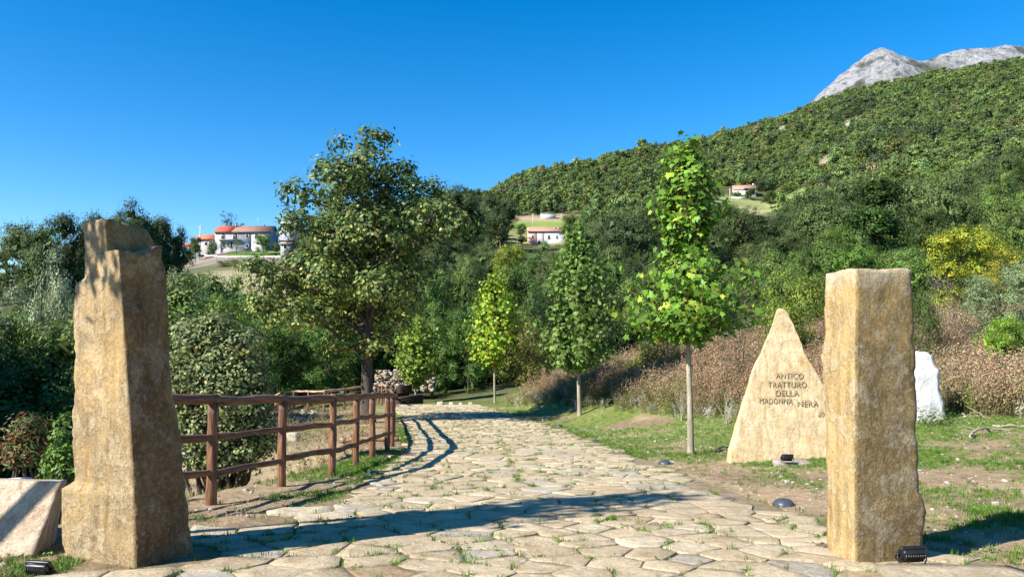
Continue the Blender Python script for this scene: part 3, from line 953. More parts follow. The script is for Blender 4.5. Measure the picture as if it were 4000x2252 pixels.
    T('yellow_bush', 'yellow green bush behind the large plane tree', 'bush1', 2560, 33, 1150, 240, 'bush', (1.05, 1.05, .65), G_RIGHT)
    T('green_shrub', 'dark green shrub right of the large plane tree', 'green2', 2740, 45, 1000, 190, 'shrub', (.95, 1.1, .85), G_RIGHT)
    T('yellow_tree', 'bright yellow tree right of the square standing stone', 'green1', 3750, 46, 890, 300, tint=(1.9, 1.3, .6), group=G_RIGHT)
    T('ochre_bush', 'ochre yellow bush at the right edge of the view', 'green2', 3960, 38, 965, 260, 'bush', (2.6, 1.5, .8), G_RIGHT)
    T('twiggy_bush', 'mauve grey leafless bush right of the square standing stone', 'twiggy1', 3680, 26, 1050, 270, 'bush', (1.0, .9, .95), G_RIGHT)
    T('willow_bush', 'feathery grey green willow bush near the right edge', 'willow1', 3900, 27, 1030, 280, 'bush', (.85, 1.0, .75), G_RIGHT)
    T('green_shrub', 'low bright green shrub under the feathery willow bush', 'green0', 3930, 23, 1235, 200, 'shrub', (1.15, 1.25, .7), G_RIGHT)
    T('dark_bush', 'dark bush directly behind the white boulder', 'bush1', 3590, 25, 1120, 200, 'bush', (.45, .6, .6), G_RIGHT)
    T('green_tree', 'olive green tree behind the yellow tree', 'oak1', 3640, 90, 800, 260, tint=(1.1, 1.2, 1.0), group=G_RIGHT)
    T('green_tree', 'olive tree above the ochre bush at the right edge', 'oak2', 3920, 85, 790, 300, tint=(1.2, 1.25, 1.0), group=G_RIGHT)
    # around the houses
    T('garden_tree', 'half bare tree rising behind the tiled farmhouse', 'sparse0', 905, 232, 826, 110, tint=(1.2, 1.2, 1.2), group=G_FARM)
    T('garden_tree', 'dense dark green tree at the right end of the tiled farmhouse', 'green0', 1030, 198, 915, 75, tint=(.8, .95, .9), group=G_FARM)
    T('garden_tree', 'small leafy tree in front of the low tiled annexe', 'oak1', 765, 202, 923, 55, tint=(.9, 1, 1), group=G_FARM)
    T('garden_tree', 'small grey green tree at the left corner of the white farmhouse wall', 'oak2', 830, 203, 933, 42, tint=(1.2, 1.3, 1.3), group=G_FARM)
    T('garden_tree', 'pale fruit tree on the lawn below the farmhouse', 'sparse0', 925, 200, 934, 55, tint=(2.2, 2.1, 2.0), group=G_FARM)
    T('garden_tree', 'little fruit tree by the farmhouse front door', 'sparse0', 872, 203, 940, 36, tint=(1.4, 1.4, 1.4), group=G_FARM)
    T('garden_tree', 'pale olive shrub below the grey farm shed', 'oak0', 1080, 198, 945, 42, tint=(1.5, 1.5, 1.5), group=G_FARM)
    T('garden_tree', 'round tree at the left gable of the pink farmhouse', 'green1', 2035, 268, 873, 45, tint=(.8, .95, .95), group=G_FARM)
    T('garden_tree', 'dark bush in front of the white house on the hillside', 'oak1', 2930, 438, 733, 60, tint=(.6, .75, .8), group=G_FARM)
    T('garden_tree', 'dark oak behind the right gable of the white hillside house', 'oak2', 2985, 462, 690, 75, tint=(.6, .65, .8), group=G_FARM)
    T('garden_tree', 'round green tree on the meadow below the white hillside house', 'oak0', 3010, 405, 745, 72, tint=(.9, 1.1, .9), group=G_FARM)
    T('garden_tree', 'bushy green tree at the left of the white hillside house', 'green2', 2877, 442, 745, 35, tint=(.9, 1.1, .9), group=G_FARM)
    T('garden_tree', 'dark oak at the left end of the hillside meadow', 'oak1', 2790, 415, 735, 70, tint=(.7, .8, .8), group=G_FARM)
    T('garden_tree', 'large dark oak right of the hillside meadow', 'oak2', 3160, 470, 665, 110, tint=(.62, .7, .75), group=G_FARM)
    T('garden_tree', 'round dark oak below the earth clearing', 'oak0', 3310, 430, 705, 120, tint=(.75, .8, .85), group=G_FARM)
    T('garden_tree', 'green tree between the meadow and the earth clearing', 'oak1', 3190, 400, 745, 90, tint=(.9, 1, .9), group=G_FARM)
    for i, (px, D, top, w) in enumerate([(870, 172, 1015, 60), (920, 171, 1012, 75), (975, 170, 1018, 70), (1025, 168, 1025, 60), (1075, 166, 1030, 60)]):
        T('hedge_bush', ['first bramble bush below the white guard rail, from the left', 'second bramble bush below the white guard rail', 'third bramble bush below the white guard rail', 'fourth bramble bush below the white guard rail', 'yellowish bramble bush below the guard rail, next to the big oak'][i],
          'bush%d' % (i % 2), px, D, top, w, 'bush', (.75, .85, .8) if i < 4 else (1.3, 1.1, .7), 'bramble bushes under the guard rail')
plant_all()
# ------------------------------------------------------------------ the trees one can look into
def root_at(name, loc, label, cat, group=None):
    r = bpy.data.objects.new(name, None)
    COL.link(r)
    r.empty_display_size = .4
    r.location = loc
    return tag(r, label, cat, group)

def big_oak():
    R = np.random.default_rng(42)
    D = 30.0
    base = hit(1437, 1652, 20, 40)
    D = base[1]
    spec = [(1440, 570, 70), (1440, 670, 105), (1300, 690, 80), (1550, 690, 85), (1420, 780, 150), (1245, 800, 95), (1600, 800, 120), (1690, 890, 120),
            (1775, 890, 85), (1175, 900, 80), (1370, 930, 170), (1530, 960, 160), (1110, 1120, 110), (1230, 1070, 120), (1035, 1220, 90), (1350, 1130, 150),
            (1500, 1160, 130), (1150, 1240, 95), (1400, 1270, 110), (1540, 1270, 85), (1610, 1080, 105), (1270, 1230, 80), (1340, 560, 50), (1500, 545, 45), (1680, 740, 55), (1120, 860, 40),
            (1330, 1370, 60), (1470, 1370, 60)]
    lobes = []
    for i, (px, py, r) in enumerate(spec):
        w = r * D / F * 1.0
        off = R.uniform(-1.7, 1.7) * (1.0 if 650 < py < 1300 else .4)
        if i in (4, 10, 11, 15): off = 1.0
        p = np.array(at(px, py, D + off)) - base
        lobes.append((*p, w, w, w * .85))
    extra = []
    for i in (4, 10, 11, 15, 16, 5, 7, 12):                     # the crown's depth, front and back
        for s in (-1, 1):
            l = lobes[i]
            extra.append((l[0] + R.uniform(-.6, .6), l[1] + s * R.uniform(1.4, 2.6), l[2] + R.uniform(-.5, .4), l[3] * .8, l[4] * .8, l[5] * .8))
    lobes += extra
    root = root_at('oak_tree', base, 'big oak with yellowing leaves behind the log fence', 'tree')
    Q, Nn, cl, cs, g = crown_points(lobes, 1300, 24, .36, R, .62, .8, .3)
    S = .17 * R.uniform(.6, 1.3, len(Q))
    V, Fq, k = leaf_geo(Q, Nn, S, T_OAK, R, .3)
    z = Q[:, 2]
    # leaves turned yellow on the low outer boughs, still dark green at the top
    yel = sstep(8.3, 4.0, z) if False else 1 - sstep(3.2, 8.2, z)
    c = np.where((R.random(len(Q)) < .12 + .45 * yel)[:, None], np.array([.28, .29, .065]), np.array([.105, .155, .042]))
    c = c * (1 + R.normal(size=len(Q)) * .25)[:, None]
    rd = R.random(len(Q)) < .025
    c[rd] = np.array([.36, .22, .05])
    link('crown', new_mesh('crown', V, Fq, MAT['leaf_gloss'], False, np.repeat(np.clip(c, .01, .8), k, 0)), root)
    mb = MB()
    zs = np.linspace(-.3, 9.2, 22)
    P = np.stack([-.10 * np.sin(zs * .55) + .012 * zs, .1 * np.sin(zs * .4), zs], 1)
    rad = .26 * (1 - .88 * np.clip(zs / 10.5, 0, 1)) * (1 + .5 * np.exp(-np.maximum(zs, 0) / .25))
    mb.tube(P, rad, 14, caps=False, wob=.10)
    for l in lobes:
        zz = max(2.9, min(8.8, l[2] - R.uniform(.6, 1.8)))
        j = np.argmin(np.abs(zs - zz))
        branch(mb, P[j], l[:3], max(.03, rad[j] * .5), .02, R, .08, 8, 7)
    L = np.array(lobes)
    for c in cs[R.choice(len(cs), 420, replace=False)]:
        l = L[np.argmin(np.linalg.norm(L[:, :3] - c, axis=1))]
        branch(mb, l[:3], c, .018, .006, R, .06, 4, 4)
    link('trunk', mb.mesh('trunk', MAT['bark'], True), root)
big_oak()

def plane_tree(basepx, toppy, D, label, prof, n, size, base, alt, altp, seed, trunk_r, clear, D_fix=None, dense=1.0, bark_col=(1, 1, 1), loc=None, H=None, shift=(0, 0)):
    """young plane: straight pale stem and a columnar crown of big lobed leaves; prof = (height share, half width in m)"""
    R = np.random.default_rng(seed)
    if loc is None:
        b = hit(basepx[0], basepx[1], D - 9, D + 9)
        if abs(b[1] - D) > 8.9 or D_fix:
            x = ray(*basepx)[0] * D
            b = np.array([x, D, gz(x, D)])
        H = at(basepx[0], toppy, b[1])[2] - b[2]
    else:
        b = np.array([loc[0], loc[1], gz(*loc)])
    root = root_at('plane_tree', b, label, 'tree', 'young plane trees along the track')
    mb = MB()
    zs = np.linspace(-.15, H * .97, 16)
    P = np.stack([.025 * np.sin(zs * 1.1 + seed), .02 * np.sin(zs * .9 + seed), zs], 1)
    rad = trunk_r * (1 - .9 * np.clip(zs / H, 0, 1)) * (1 + .25 * np.exp(-np.maximum(zs, 0) / .1)) + .004
    mb.tube(P, rad, 10, bark_col, caps=False, wob=.10)
    hs, ws = np.array(prof).T
    ws = ws * (b[1] / D if D else 1.0)
    C, Nn, cl = [], [], []
    nb = int(n / 16)
    for i in range(nb):
        t = R.uniform(clear, .985)
        w = np.interp(t, hs, ws)
        a = R.uniform(0, 2 * PI)
        z0 = max(clear * .92, t - .10 - .05 * R.random()) * H
        tip = np.array([math.cos(a) * w * R.uniform(.6, 1.12), math.sin(a) * w * R.uniform(.6, 1.12), t * H]) + np.array([shift[0], shift[1], 0])
        j = np.argmin(np.abs(zs - z0))
        pts = branch(mb, P[j], tip, max(.006, rad[j] * .3), .004, R, -.05, 7, 5, (.45, .42, .38))
        u = R.uniform(.25, 1.05, 16)
        k = np.clip((u * 6).astype(int), 0, 6)
        c = pts[k] + R.normal(size=(16, 3)) * size * .75
        C.append(c)
        out = norm(c * np.array([1, 1, 0]) + np.array([0, 0, .4]))
        Nn.append(norm(out + R.normal(size=(16, 3)) * .6))
        cl.append(np.full(16, i))
    C, Nn, cl = np.concatenate(C), np.concatenate(Nn), np.concatenate(cl)
    S = size * R.uniform(.6, 1.25, len(C))
    V, Fq, k = leaf_geo(C, Nn, S, T_PLANE, R, .9, .10)
    col = np.repeat(leaf_cols(base, len(C), cl, R, .22, .15, alt, altp), k, 0)
    link('trunk', mb.mesh('trunk', MAT['plane_bark'], True), root)
    link('crown', new_mesh('crown', V, Fq, MAT['leaf_gloss'], False, col), root)
    return root

plane_tree((2695, 1775), 535, 15.5, 'large young plane tree with pale stem left of the inscribed stone',
           [(.36, .6), (.41, 1.55), (.50, 1.65), (.58, 1.25), (.64, .42), (.69, .36), (.77, .72), (.86, .62), (.94, .36), (1, .1)], 8200, .13, (.135, .25, .025), (.31, .36, .045), .15, 1, .066, .375)
plane_tree((2262, 1622), 862, 29, 'dark green plane tree with a dense pointed crown, second along the right of the track',
           [(.25, .6), (.32, 1.6), (.42, 2.0), (.58, 1.9), (.75, 1.2), (.9, .6), (1, .12)], 9600, .155, (.105, .21, .036), (.17, .26, .06), .25, 2, .085, .28)
plane_tree((1933, 1573), 1062, 42, 'yellow green plane tree turning gold, third along the right of the track',
           [(.3, .6), (.36, 1.4), (.5, 1.9), (.68, 1.6), (.86, 1.0), (1, .2)], 5600, .19, (.23, .38, .03), (.55, .45, .03), .13, 3, .075, .32)
plane_tree((1625, 1556), 1235, 52, 'smallest bright green plane tree, farthest along the track',
           [(.25, .5), (.33, 1.3), (.5, 1.9), (.75, 1.5), (1, .25)], 4200, .21, (.16, .26, .035), (.24, .3, .05), .15, 4, .075, .24, D_fix=True)
# stands beside the camera, out of the picture: its shadow lies on the tall stone, the block and the paving
plane_tree(None, None, None, 'slender plane tree beside the tall stone whose shadow crosses the flagstones',
           [(.5, .4), (.72, .6), (.84, .55), (1, .2)], 850, .16, (.12, .21, .028), (.25, .28, .05), .1, 5, .10, .70, loc=(-6.78, 4.53), H=9.0, shift=(.36, -.6))

def near_shrub(name, label, cat, basexy, zsink, spec, D, ncl, per, rc, size, base, alt, altp, seed, tmpl=T_RHOMB, keep_in=.4, mat='leaf_gloss', stem=.05, ref=None):
    R = np.random.default_rng(seed)
    b = np.array([basexy[0], basexy[1], gz(*basexy) - .05])
    root = root_at(name, b, label, cat)
    lobes = []
    for px, py, r in spec:
        w = r * D / F
        for s in (-.5, .45):
            p = np.array(at(px, py, D + s * w * R.uniform(.6, 1.6))) - b
            lobes.append((*p, w, w, w * .9))
    cr, cs = crown_mesh('crown', lobes, ncl, per, rc, size, base, R, tmpl, mat, alt=alt, altp=altp, keep_in=keep_in, inner=.6)
    link('crown', cr, root)
    mb = MB()
    for l in lobes:
        branch(mb, (R.normal() * .12, R.normal() * .12, -.1), l[:3], stem, stem * .3, R, .08, 8, 6)
    L = np.array(lobes)
    for c in cs[R.choice(len(cs), min(200, len(cs)), replace=False)]:
        l = L[np.argmin(np.linalg.norm(L[:, :3] - c, axis=1))]
        branch(mb, l[:3], c, stem * .2, stem * .07, R, .05, 4, 4)
    link('trunk', mb.mesh('trunk', MAT['bark'], True), root)

near_shrub('oak_shrub', 'silvery green oak shrub growing below the log fence', 'shrub', (at(860, 1800, 14.5)[0], 14.5), 0,
           [(745, 1320, 70), (850, 1290, 65), (800, 1370, 85), (950, 1340, 70), (890, 1400, 85), (730, 1450, 85), (830, 1480, 90), (960, 1460, 85), (1010, 1530, 55), (770, 1580, 90), (890, 1570, 100), (990, 1620, 70), (720, 1680, 80), (820, 1690, 90), (930, 1690, 85), (1035, 1690, 45), (1000, 1750, 55), (760, 1790, 75), (860, 1800, 80), (950, 1800, 60), (690, 1560, 60), (1050, 1740, 35)],
           14.5, 1500, 18, .19, .075, (.17, .215, .085), (.30, .29, .10), .2, 61, T_OAK)
near_shrub('sumac_shrub', 'small rounded shrub with reddish leaf tips, behind the tilted block', 'shrub', (at(110, 1830, 11.5)[0], 11.5), 0,
           [(110, 1680, 60), (70, 1740, 50), (150, 1745, 50), (110, 1790, 60), (60, 1800, 40)],
           11.5, 200, 16, .16, .10, (.07, .11, .03), (.26, .12, .05), .3, 62, T_NARROW)
near_shrub('poplar_shrub', 'glossy bright green poplar shrub against the foot of the tall stone', 'shrub', (at(255, 1900, 8.6)[0], 8.6), 0,
           [(258, 1640, 28), (250, 1720, 42), (235, 1800, 55), (270, 1770, 45), (215, 1850, 50), (270, 1850, 50), (230, 1930, 60)],
           8.6, 230, 12, .09, .055, (.10, .19, .03), (.18, .28, .05), .3, 63, T_RHOMB, stem=.015)

# ------------------------------------------------------------------ scattered plants: one object each, drawn on points
def scatter(name, P, rot, scl, idx, meshes, label, cat, parent=None):
    P = np.asarray(P, np.float32)
    me = bpy.data.meshes.new(name)
    me.vertices.add(len(P))
    me.vertices.foreach_set('co', P.ravel())
    for an, ty, val in (('rot', 'FLOAT_VECTOR', rot), ('scl', 'FLOAT_VECTOR', scl)):
        a = me.attributes.new(an, ty, 'POINT'); a.data.foreach_set('vector', np.ascontiguousarray(val, np.float32).ravel())
    a = me.attributes.new('idx', 'INT', 'POINT'); a.data.foreach_set('value', np.ascontiguousarray(idx, np.int32))
    me.update()
    o = link(name, me)
    ng = bpy.data.node_groups.new(name, 'GeometryNodeTree')
    ng.interface.new_socket('Geometry', in_out='INPUT', socket_type='NodeSocketGeometry')
    ng.interface.new_socket('Geometry', in_out='OUTPUT', socket_type='NodeSocketGeometry')
    gi, go = ng.nodes.new('NodeGroupInput'), ng.nodes.new('NodeGroupOutput')
    jn = ng.nodes.new('GeometryNodeJoinGeometry')
    def named(n, t):
        x = ng.nodes.new('GeometryNodeInputNamedAttribute'); x.data_type = t; x.inputs[0].default_value = n
        return x.outputs[0]
    r_, s_, i_ = named('rot', 'FLOAT_VECTOR'), named('scl', 'FLOAT_VECTOR'), named('idx', 'INT')
    e = ng.nodes.new('FunctionNodeEulerToRotation'); ng.links.new(r_, e.inputs[0])
    for k, m in enumerate(meshes):
        src = bpy.data.objects.new(m.name, m)               # carries the plant's mesh into the node tree
        oi = ng.nodes.new('GeometryNodeObjectInfo'); oi.inputs['Object'].default_value = src
        oi.inputs['As Instance'].default_value = False
        cp = ng.nodes.new('FunctionNodeCompare'); cp.data_type, cp.operation = 'INT', 'EQUAL'
        ng.links.new(i_, cp.inputs[2]); cp.inputs[3].default_value = k
        ip = ng.nodes.new('GeometryNodeInstanceOnPoints')
        ng.links.new(gi.outputs[0], ip.inputs['Points']); ng.links.new(cp.outputs[0], ip.inputs['Selection'])
        ng.links.new(oi.outputs['Geometry'], ip.inputs['Instance'])
        ng.links.new(e.outputs[0], ip.inputs['Rotation']); ng.links.new(s_, ip.inputs['Scale'])
        ng.links.new(ip.outputs[0], jn.inputs[0])
    ng.links.new(jn.outputs[0], go.inputs[0])
    md = o.modifiers.new('scatter', 'NODES'); md.node_group = ng
    for m in meshes:
        for mt in m.materials:
            if mt.name not in [x.name for x in me.materials if x]:
                me.materials.append(mt)
    tag(o, label, cat, kind='stuff')
    return o

def zrot(n, R, tilt=.0):
    return np.stack([R.normal(size=n) * tilt, R.normal(size=n) * tilt, R.uniform(0, 2 * PI, n)], 1)

def uni(n, R, lo, hi):
    s = R.uniform(lo, hi, n)
    return np.stack([s, s, s], 1)

def far_tree_mesh(name, R, base, H=8.0, W=6.8, n=1000, alt=None, altp=.2):
    lobes = rand_lobes(R, H, W, 14, .12, k=.85)
    m, _ = crown_mesh(name, lobes, n // 8, 8, .75, .52, base, R, T_FAR, 'leaf_far', alt=alt, altp=altp, var=.2, clvar=.25, inner=.86, core=5)
    return m

def forest():
    R = np.random.default_rng(5)
    meshes = [far_tree_mesh('wood_tree', R, b, alt=a) for b, a in [
        ((.15, .22, .07), (.19, .25, .08)), ((.13, .20, .07), (.16, .23, .075)), ((.17, .24, .065), (.23, .28, .075)),
        ((.085, .125, .06), (.11, .15, .06)), ((.18, .22, .075), (.24, .25, .08)), ((.21, .19, .10), (.24, .20, .10)), ((.135, .21, .075), (.17, .25, .08))]]
    meshes += [PROTO['thicket%d' % v][1] for v in range(2)] + [PROTO['green0'][1], PROTO['green2'][1], PROTO['oak0'][1], PROTO['oak1'][1], PROTO['oak2'][1]]
    P = []
    def patch_free(px, D):
        for x0, x1, d0, d1 in [(640, 1160, 100, 216), (1950, 2280, 92, 338), (2775, 3060, 150, 460), (3050, 3170, 330, 430), (3205, 3295, 442, 478), (3042, 3092, 688, 716), (3312, 3402, 556, 604), (760, 1100, 216, 228), (1640, 1960, 190, 235)]:
            if x0 < px < x1 and d0 < D < d1:
                return False
        return True
    # hillside, row by row with even spacing seen from everywhere
    D = 92.0
    while D < 1500:
        sp = 8.2 if D < 230 else 4.7 if D < 600 else 5.6
        x = -1.02 * D
        while x < 1.05 * D:
            px = 2000 + F * x / D
            ok = patch_free(px, D)
            if D < 225 and px > -400 and px < 640 and 96 < D < 125 and False: ok = False
            if px < 1250 and D > 300: ok = False
            if D > 560 and px < 1900: ok = False
            if D > 760 and px < 2600: ok = False
            if D > 980 and px < 3100: ok = False
            if 640 < px < 1250 and D > 190: ok = ok and R.random() < .25 and D > 235
            if ok and px < 4700:
                P.append((x + R.normal() * sp * .33, D + R.normal() * sp * .33))
            x += sp
        D += sp * .95
    Pa = np.array(P)
    gap = (vnoise(np.stack([Pa[:, 0] / 16, Pa[:, 1] / 16, 0 * Pa[:, 0] + 5], 1)) > .62) & (Pa[:, 1] > 230)
    P = [tuple(q) for q in Pa[~gap]]
    # lower valley, left slope below the bank and beyond the loop of the fence
    for k in range(420):
        px, D = R.uniform(-1100, 700), R.uniform(27, 92)
        x = (px - 2000) / F * D
        if x < fence_x(D) - 9:
            P.append((x, D))
    for k in range(520):
        px, D = R.uniform(650, 4700), R.uniform(66, 100)
        P.append(((px - 2000) / F * D, D))
    for k in range(60):  # unseen trees left of the view, added to shade the valley
        P.append((R.uniform(-30, -15), R.uniform(2, 15)))
    tall = len(P)
    for k in range(110):  # taller trees out of view, also added for the shade they cast
        D = R.uniform(14, 50)
        P.append((-.69 * D - R.uniform(12, 30), D))
    P = np.array(P)
    n = len(P)
    z = ground_z(P[:, 0], P[:, 1])
    pxx = 2000 + F * P[:, 0] / P[:, 1]
    s = np.exp(R.normal(size=n) * .26) * .95 * (1 + .25 * fbm(np.stack([P[:, 0] / 45, P[:, 1] / 45, 0 * z + 8], 1), 3))
    near = P[:, 1] < 100
    mid = (P[:, 1] >= 100) & (P[:, 1] < 230)
    s = np.where(mid, s * .78, s)
    s = np.where(P[:, 1] >= 230, s * np.where(P[:, 1] > 600, .8, .7), s)
    s = np.where(P[:, 1] < 16, (2.2 - z) / 10.5 * R.uniform(.7, 1, n), s)
    s = np.where((pxx < 1200) & (P[:, 1] < 240) & (P[:, 1] > 92), s * .65, s)
    scl = np.stack([s * R.uniform(.85, 1.15, n), s * R.uniform(.85, 1.15, n), s * R.uniform(.85, 1.2, n)], 1)
    idx = R.choice(7, n, p=[.24, .22, .2, .1, .14, .03, .07])
    nz = fbm(np.stack([P[:, 0] / 60, P[:, 1] / 60, 0 * z], 1), 3)
    idx = np.where((nz > .3) & (R.random(n) < .6), 3, idx)
    idx = np.where((nz < -.3) & (R.random(n) < .6), 2, idx)
    idx = np.where(near, 7 + R.integers(0, 2, n), idx)
    idx = np.where(mid, 9 + R.choice(5, n, p=[.2, .2, .2, .2, .2]), idx)
    idx = np.where(P[:, 1] < 16, 10, idx)
    k_ = (np.arange(n) >= tall)
    idx = np.where(k_, 11 + R.integers(0, 3, n), idx); scl = np.where(k_[:, None], R.uniform(1.35, 1.75, (n, 1)), scl)
    scatter('forest', np.stack([P[:, 0], P[:, 1], z - .3], 1), zrot(n, R, .05), scl, idx, meshes,
            'dense green wood covering the hillside and the valley', 'wood')
    return n
print('forest trees', forest())

def tuft_mesh(name, R, n, h, w, spread, base, var=.25, bend=.5):
    V, Fc, C = [], [], []
    for i in range(n):
        a = R.uniform(0, 2 * PI); r = spread * math.sqrt(R.random())
        p = np.array([math.cos(a) * r, math.sin(a) * r, 0])
        d = np.array([math.cos(a + R.normal() * .7), math.sin(a + R.normal() * .7), 0])
        s = np.array([-d[1], d[0], 0]) * w * .5
        hh = h * R.uniform(.45, 1.15); b = bend * hh * R.uniform(.2, 1.1)
        k = len(V)
        V += [p - s, p + s, p + d * b * .35 + s * .8 + [0, 0, hh * .6], p + d * b * .35 - s * .8 + [0, 0, hh * .6], p + d * b + [0, 0, hh]]
        Fc += [[k, k + 1, k + 2, k + 3], [k + 3, k + 2, k + 4]]
        C += [np.clip(np.array(base) * (1 + R.normal() * var), .01, .9)] * 5
    return new_mesh(name, V, Fc, MAT['leaf'], False, np.array(C))

def weed_leaf_mesh(name, R, n, r, base):
    C = np.stack([R.normal(size=n) * r, R.normal(size=n) * r, np.abs(R.normal(size=n)) * r * .5 + .01], 1)
    Nn = norm(R.normal(size=(n, 3)) * .5 + [0, 0, 1])
    V, Fq, k = leaf_geo(C, Nn, np.full(n, r * .9) * R.uniform(.6, 1.3, n), T_RHOMB, R)
    return new_mesh(name, V, Fq, MAT['leaf'], False, np.repeat(np.clip(np.array(base) * (1 + R.normal(size=n) * .25)[:, None], .01, .9), k, 0))

def grass():
    R = np.random.default_rng(8)
    G1, G2, ST = (.12, .22, .025), (.09, .165, .03), (.36, .29, .16)
    meshes = [tuft_mesh('grass_tuft', R, 22, .075, .006, .05, G1), tuft_mesh('grass_tuft', R, 18, .055, .006, .06, G2),
              tuft_mesh('grass_tuft', R, 16, .05, .004, .07, ST, .2, 1.1), weed_leaf_mesh('low_weed', R, 14, .04, G2)]
    # between the flagstones
    J = np.array([j for j in JOINTS])
    J = J[(J[:, 1] > 4.8) & (J[:, 1] < 40)]
    cl = fbm(np.stack([J[:, 0] * .9, J[:, 1] * .6, 0 * J[:, 0]], 1), 3) + .9 * vnoise(np.stack([J[:, 0] * 3.3, J[:, 1] * 3.3, 0 * J[:, 0] + 4], 1)) * .7
    keep = (cl > .02) | (R.random(len(J)) < .10)
    keep &= R.random(len(J)) < .8
    J = J[keep]
    zj = near_z(J[:, 0], J[:, 1]) + .006
    PJ = np.stack([J[:, 0] + R.normal(size=len(J)) * .015, J[:, 1] + R.normal(size=len(J)) * .015, zj], 1)
    sj = uni(len(J), R, .35, 1.0)
    ij = R.choice(4, len(J), p=[.55, .15, .12, .18])
    # verges and lawn: denser where the ground is greener
    X, Y = [], []
    m = 95000
    py = R.uniform(1560, 2290, m); px = R.uniform(-150, 4150, m)
    for a, b in zip(px, py):
        aa, k = ray(a, b)
        y = 1.3 / (-k - .0796) if -k > .09 else 99
        y = min(y, 45 * R.random() + 3) if y > 45 else y
        x = aa * y * R.uniform(.9, 1.1)
        X.append(x); Y.append(y)
    X, Y = np.array(X), np.array(Y)
    vy = R.uniform(6.8, 24, 3600); vd = R.random(3600) ** 1.6 * .95
    X = np.concatenate([X, path_l(vy) - vd]); Y = np.concatenate([Y, vy])
    vy = R.uniform(6.8, 26, 1500); X = np.concatenate([X, path_r(vy) + R.random(1500) ** 2 * .5]); Y = np.concatenate([Y, vy])
    out = (X < path_l(Y) - .02) | (X > path_r(Y) + .02)
    out &= (X > fence_x(Y) - 2.5) & (Y < 46)
    X, Y = X[out], Y[out]
    g = greenness(X, Y)
    u = R.random(len(X))
    k = u < .05 + .95 * g ** 1.5
    X, Y, g = X[k], Y[k], g[k]
    idx = np.where(R.random(len(X)) < .12 + .5 * (1 - g), 2, R.choice([0, 1, 3], len(X), p=[.5, .32, .18]))
    s = uni(len(X), R, .5, 1.05)
    P = np.concatenate([PJ, np.stack([X, Y, ground_z(X, Y)], 1)])
    scl = np.concatenate([sj, s]); idx = np.concatenate([ij, idx])
    foot = []
    for ring in ([(-3.66, 5.95), (-2.83, 5.55), (-2.57, 6.03)], [(2.62, 6.15), (2.64, 5.63), (3.24, 5.78), (3.3, 6.4)], [(-4.6, 5.9), (-3.95, 5.95), (-3.75, 6.3)], [(4.0, 13.5), (5.2, 13.4), (6.0, 13.3)]):
        for (ax, ay), (bx, by) in zip(ring[:-1], ring[1:]):
            for q in range(26):
                u = R.random(); foot.append((ax + (bx - ax) * u + R.normal() * .03, ay + (by - ay) * u - abs(R.normal()) * .05))
    foot = np.array(foot)
    P = np.concatenate([P, np.stack([foot[:, 0], foot[:, 1], ground_z(foot[:, 0], foot[:, 1])], 1)])
    scl = np.concatenate([scl, uni(len(foot), R, .4, .9)]); idx = np.concatenate([idx, R.choice(4, len(foot), p=[.3, .15, .35, .2])])
    print('grass tufts', len(P))
    scatter('grass', P, zrot(len(P), R, .1), scl, idx, meshes, 'short green grass in the joints and on the verges', 'grass')
    # (pebbles below)
    ms = []
    for q in range(4):
        a = np.arange(6) * PI / 3
        V = np.concatenate([np.stack([np.cos(a), np.sin(a), 0 * a], 1) * R.uniform(.7, 1.1, 6)[:, None], np.stack([np.cos(a + .3) * .6, np.sin(a + .3) * .6, 0 * a + R.uniform(.35, .6)], 1)])
        ms.append(new_mesh('pebble', V, [[i, (i + 1) % 6, 6 + (i + 1) % 6, 6 + i] for i in range(6)] + [list(range(6, 12))], MAT['rubble'], False, np.array([(.42, .36, .28), (.34, .27, .19), (.52, .48, .42), (.27, .2, .14)][q])))
    n = 9000
    y = R.uniform(5, 26, n) ** 1.0; x = R.uniform(-5.5, 12, n)
    ok = (x < path_l(y)) | (x > path_r(y)); ok &= x > fence_x(y) - 4
    x, y = x[ok], y[ok]; n = len(x)
    scatter('pebbles', np.stack([x, y, ground_z(x, y) - .003], 1), zrot(n, R, .25), uni(n, R, .006, .03) * np.where(R.random(n) < .04, 2.0, 1)[:, None], R.integers(0, 4, n), ms, 'pale pebbles strewn over the bare soil', 'pebbles')
grass()

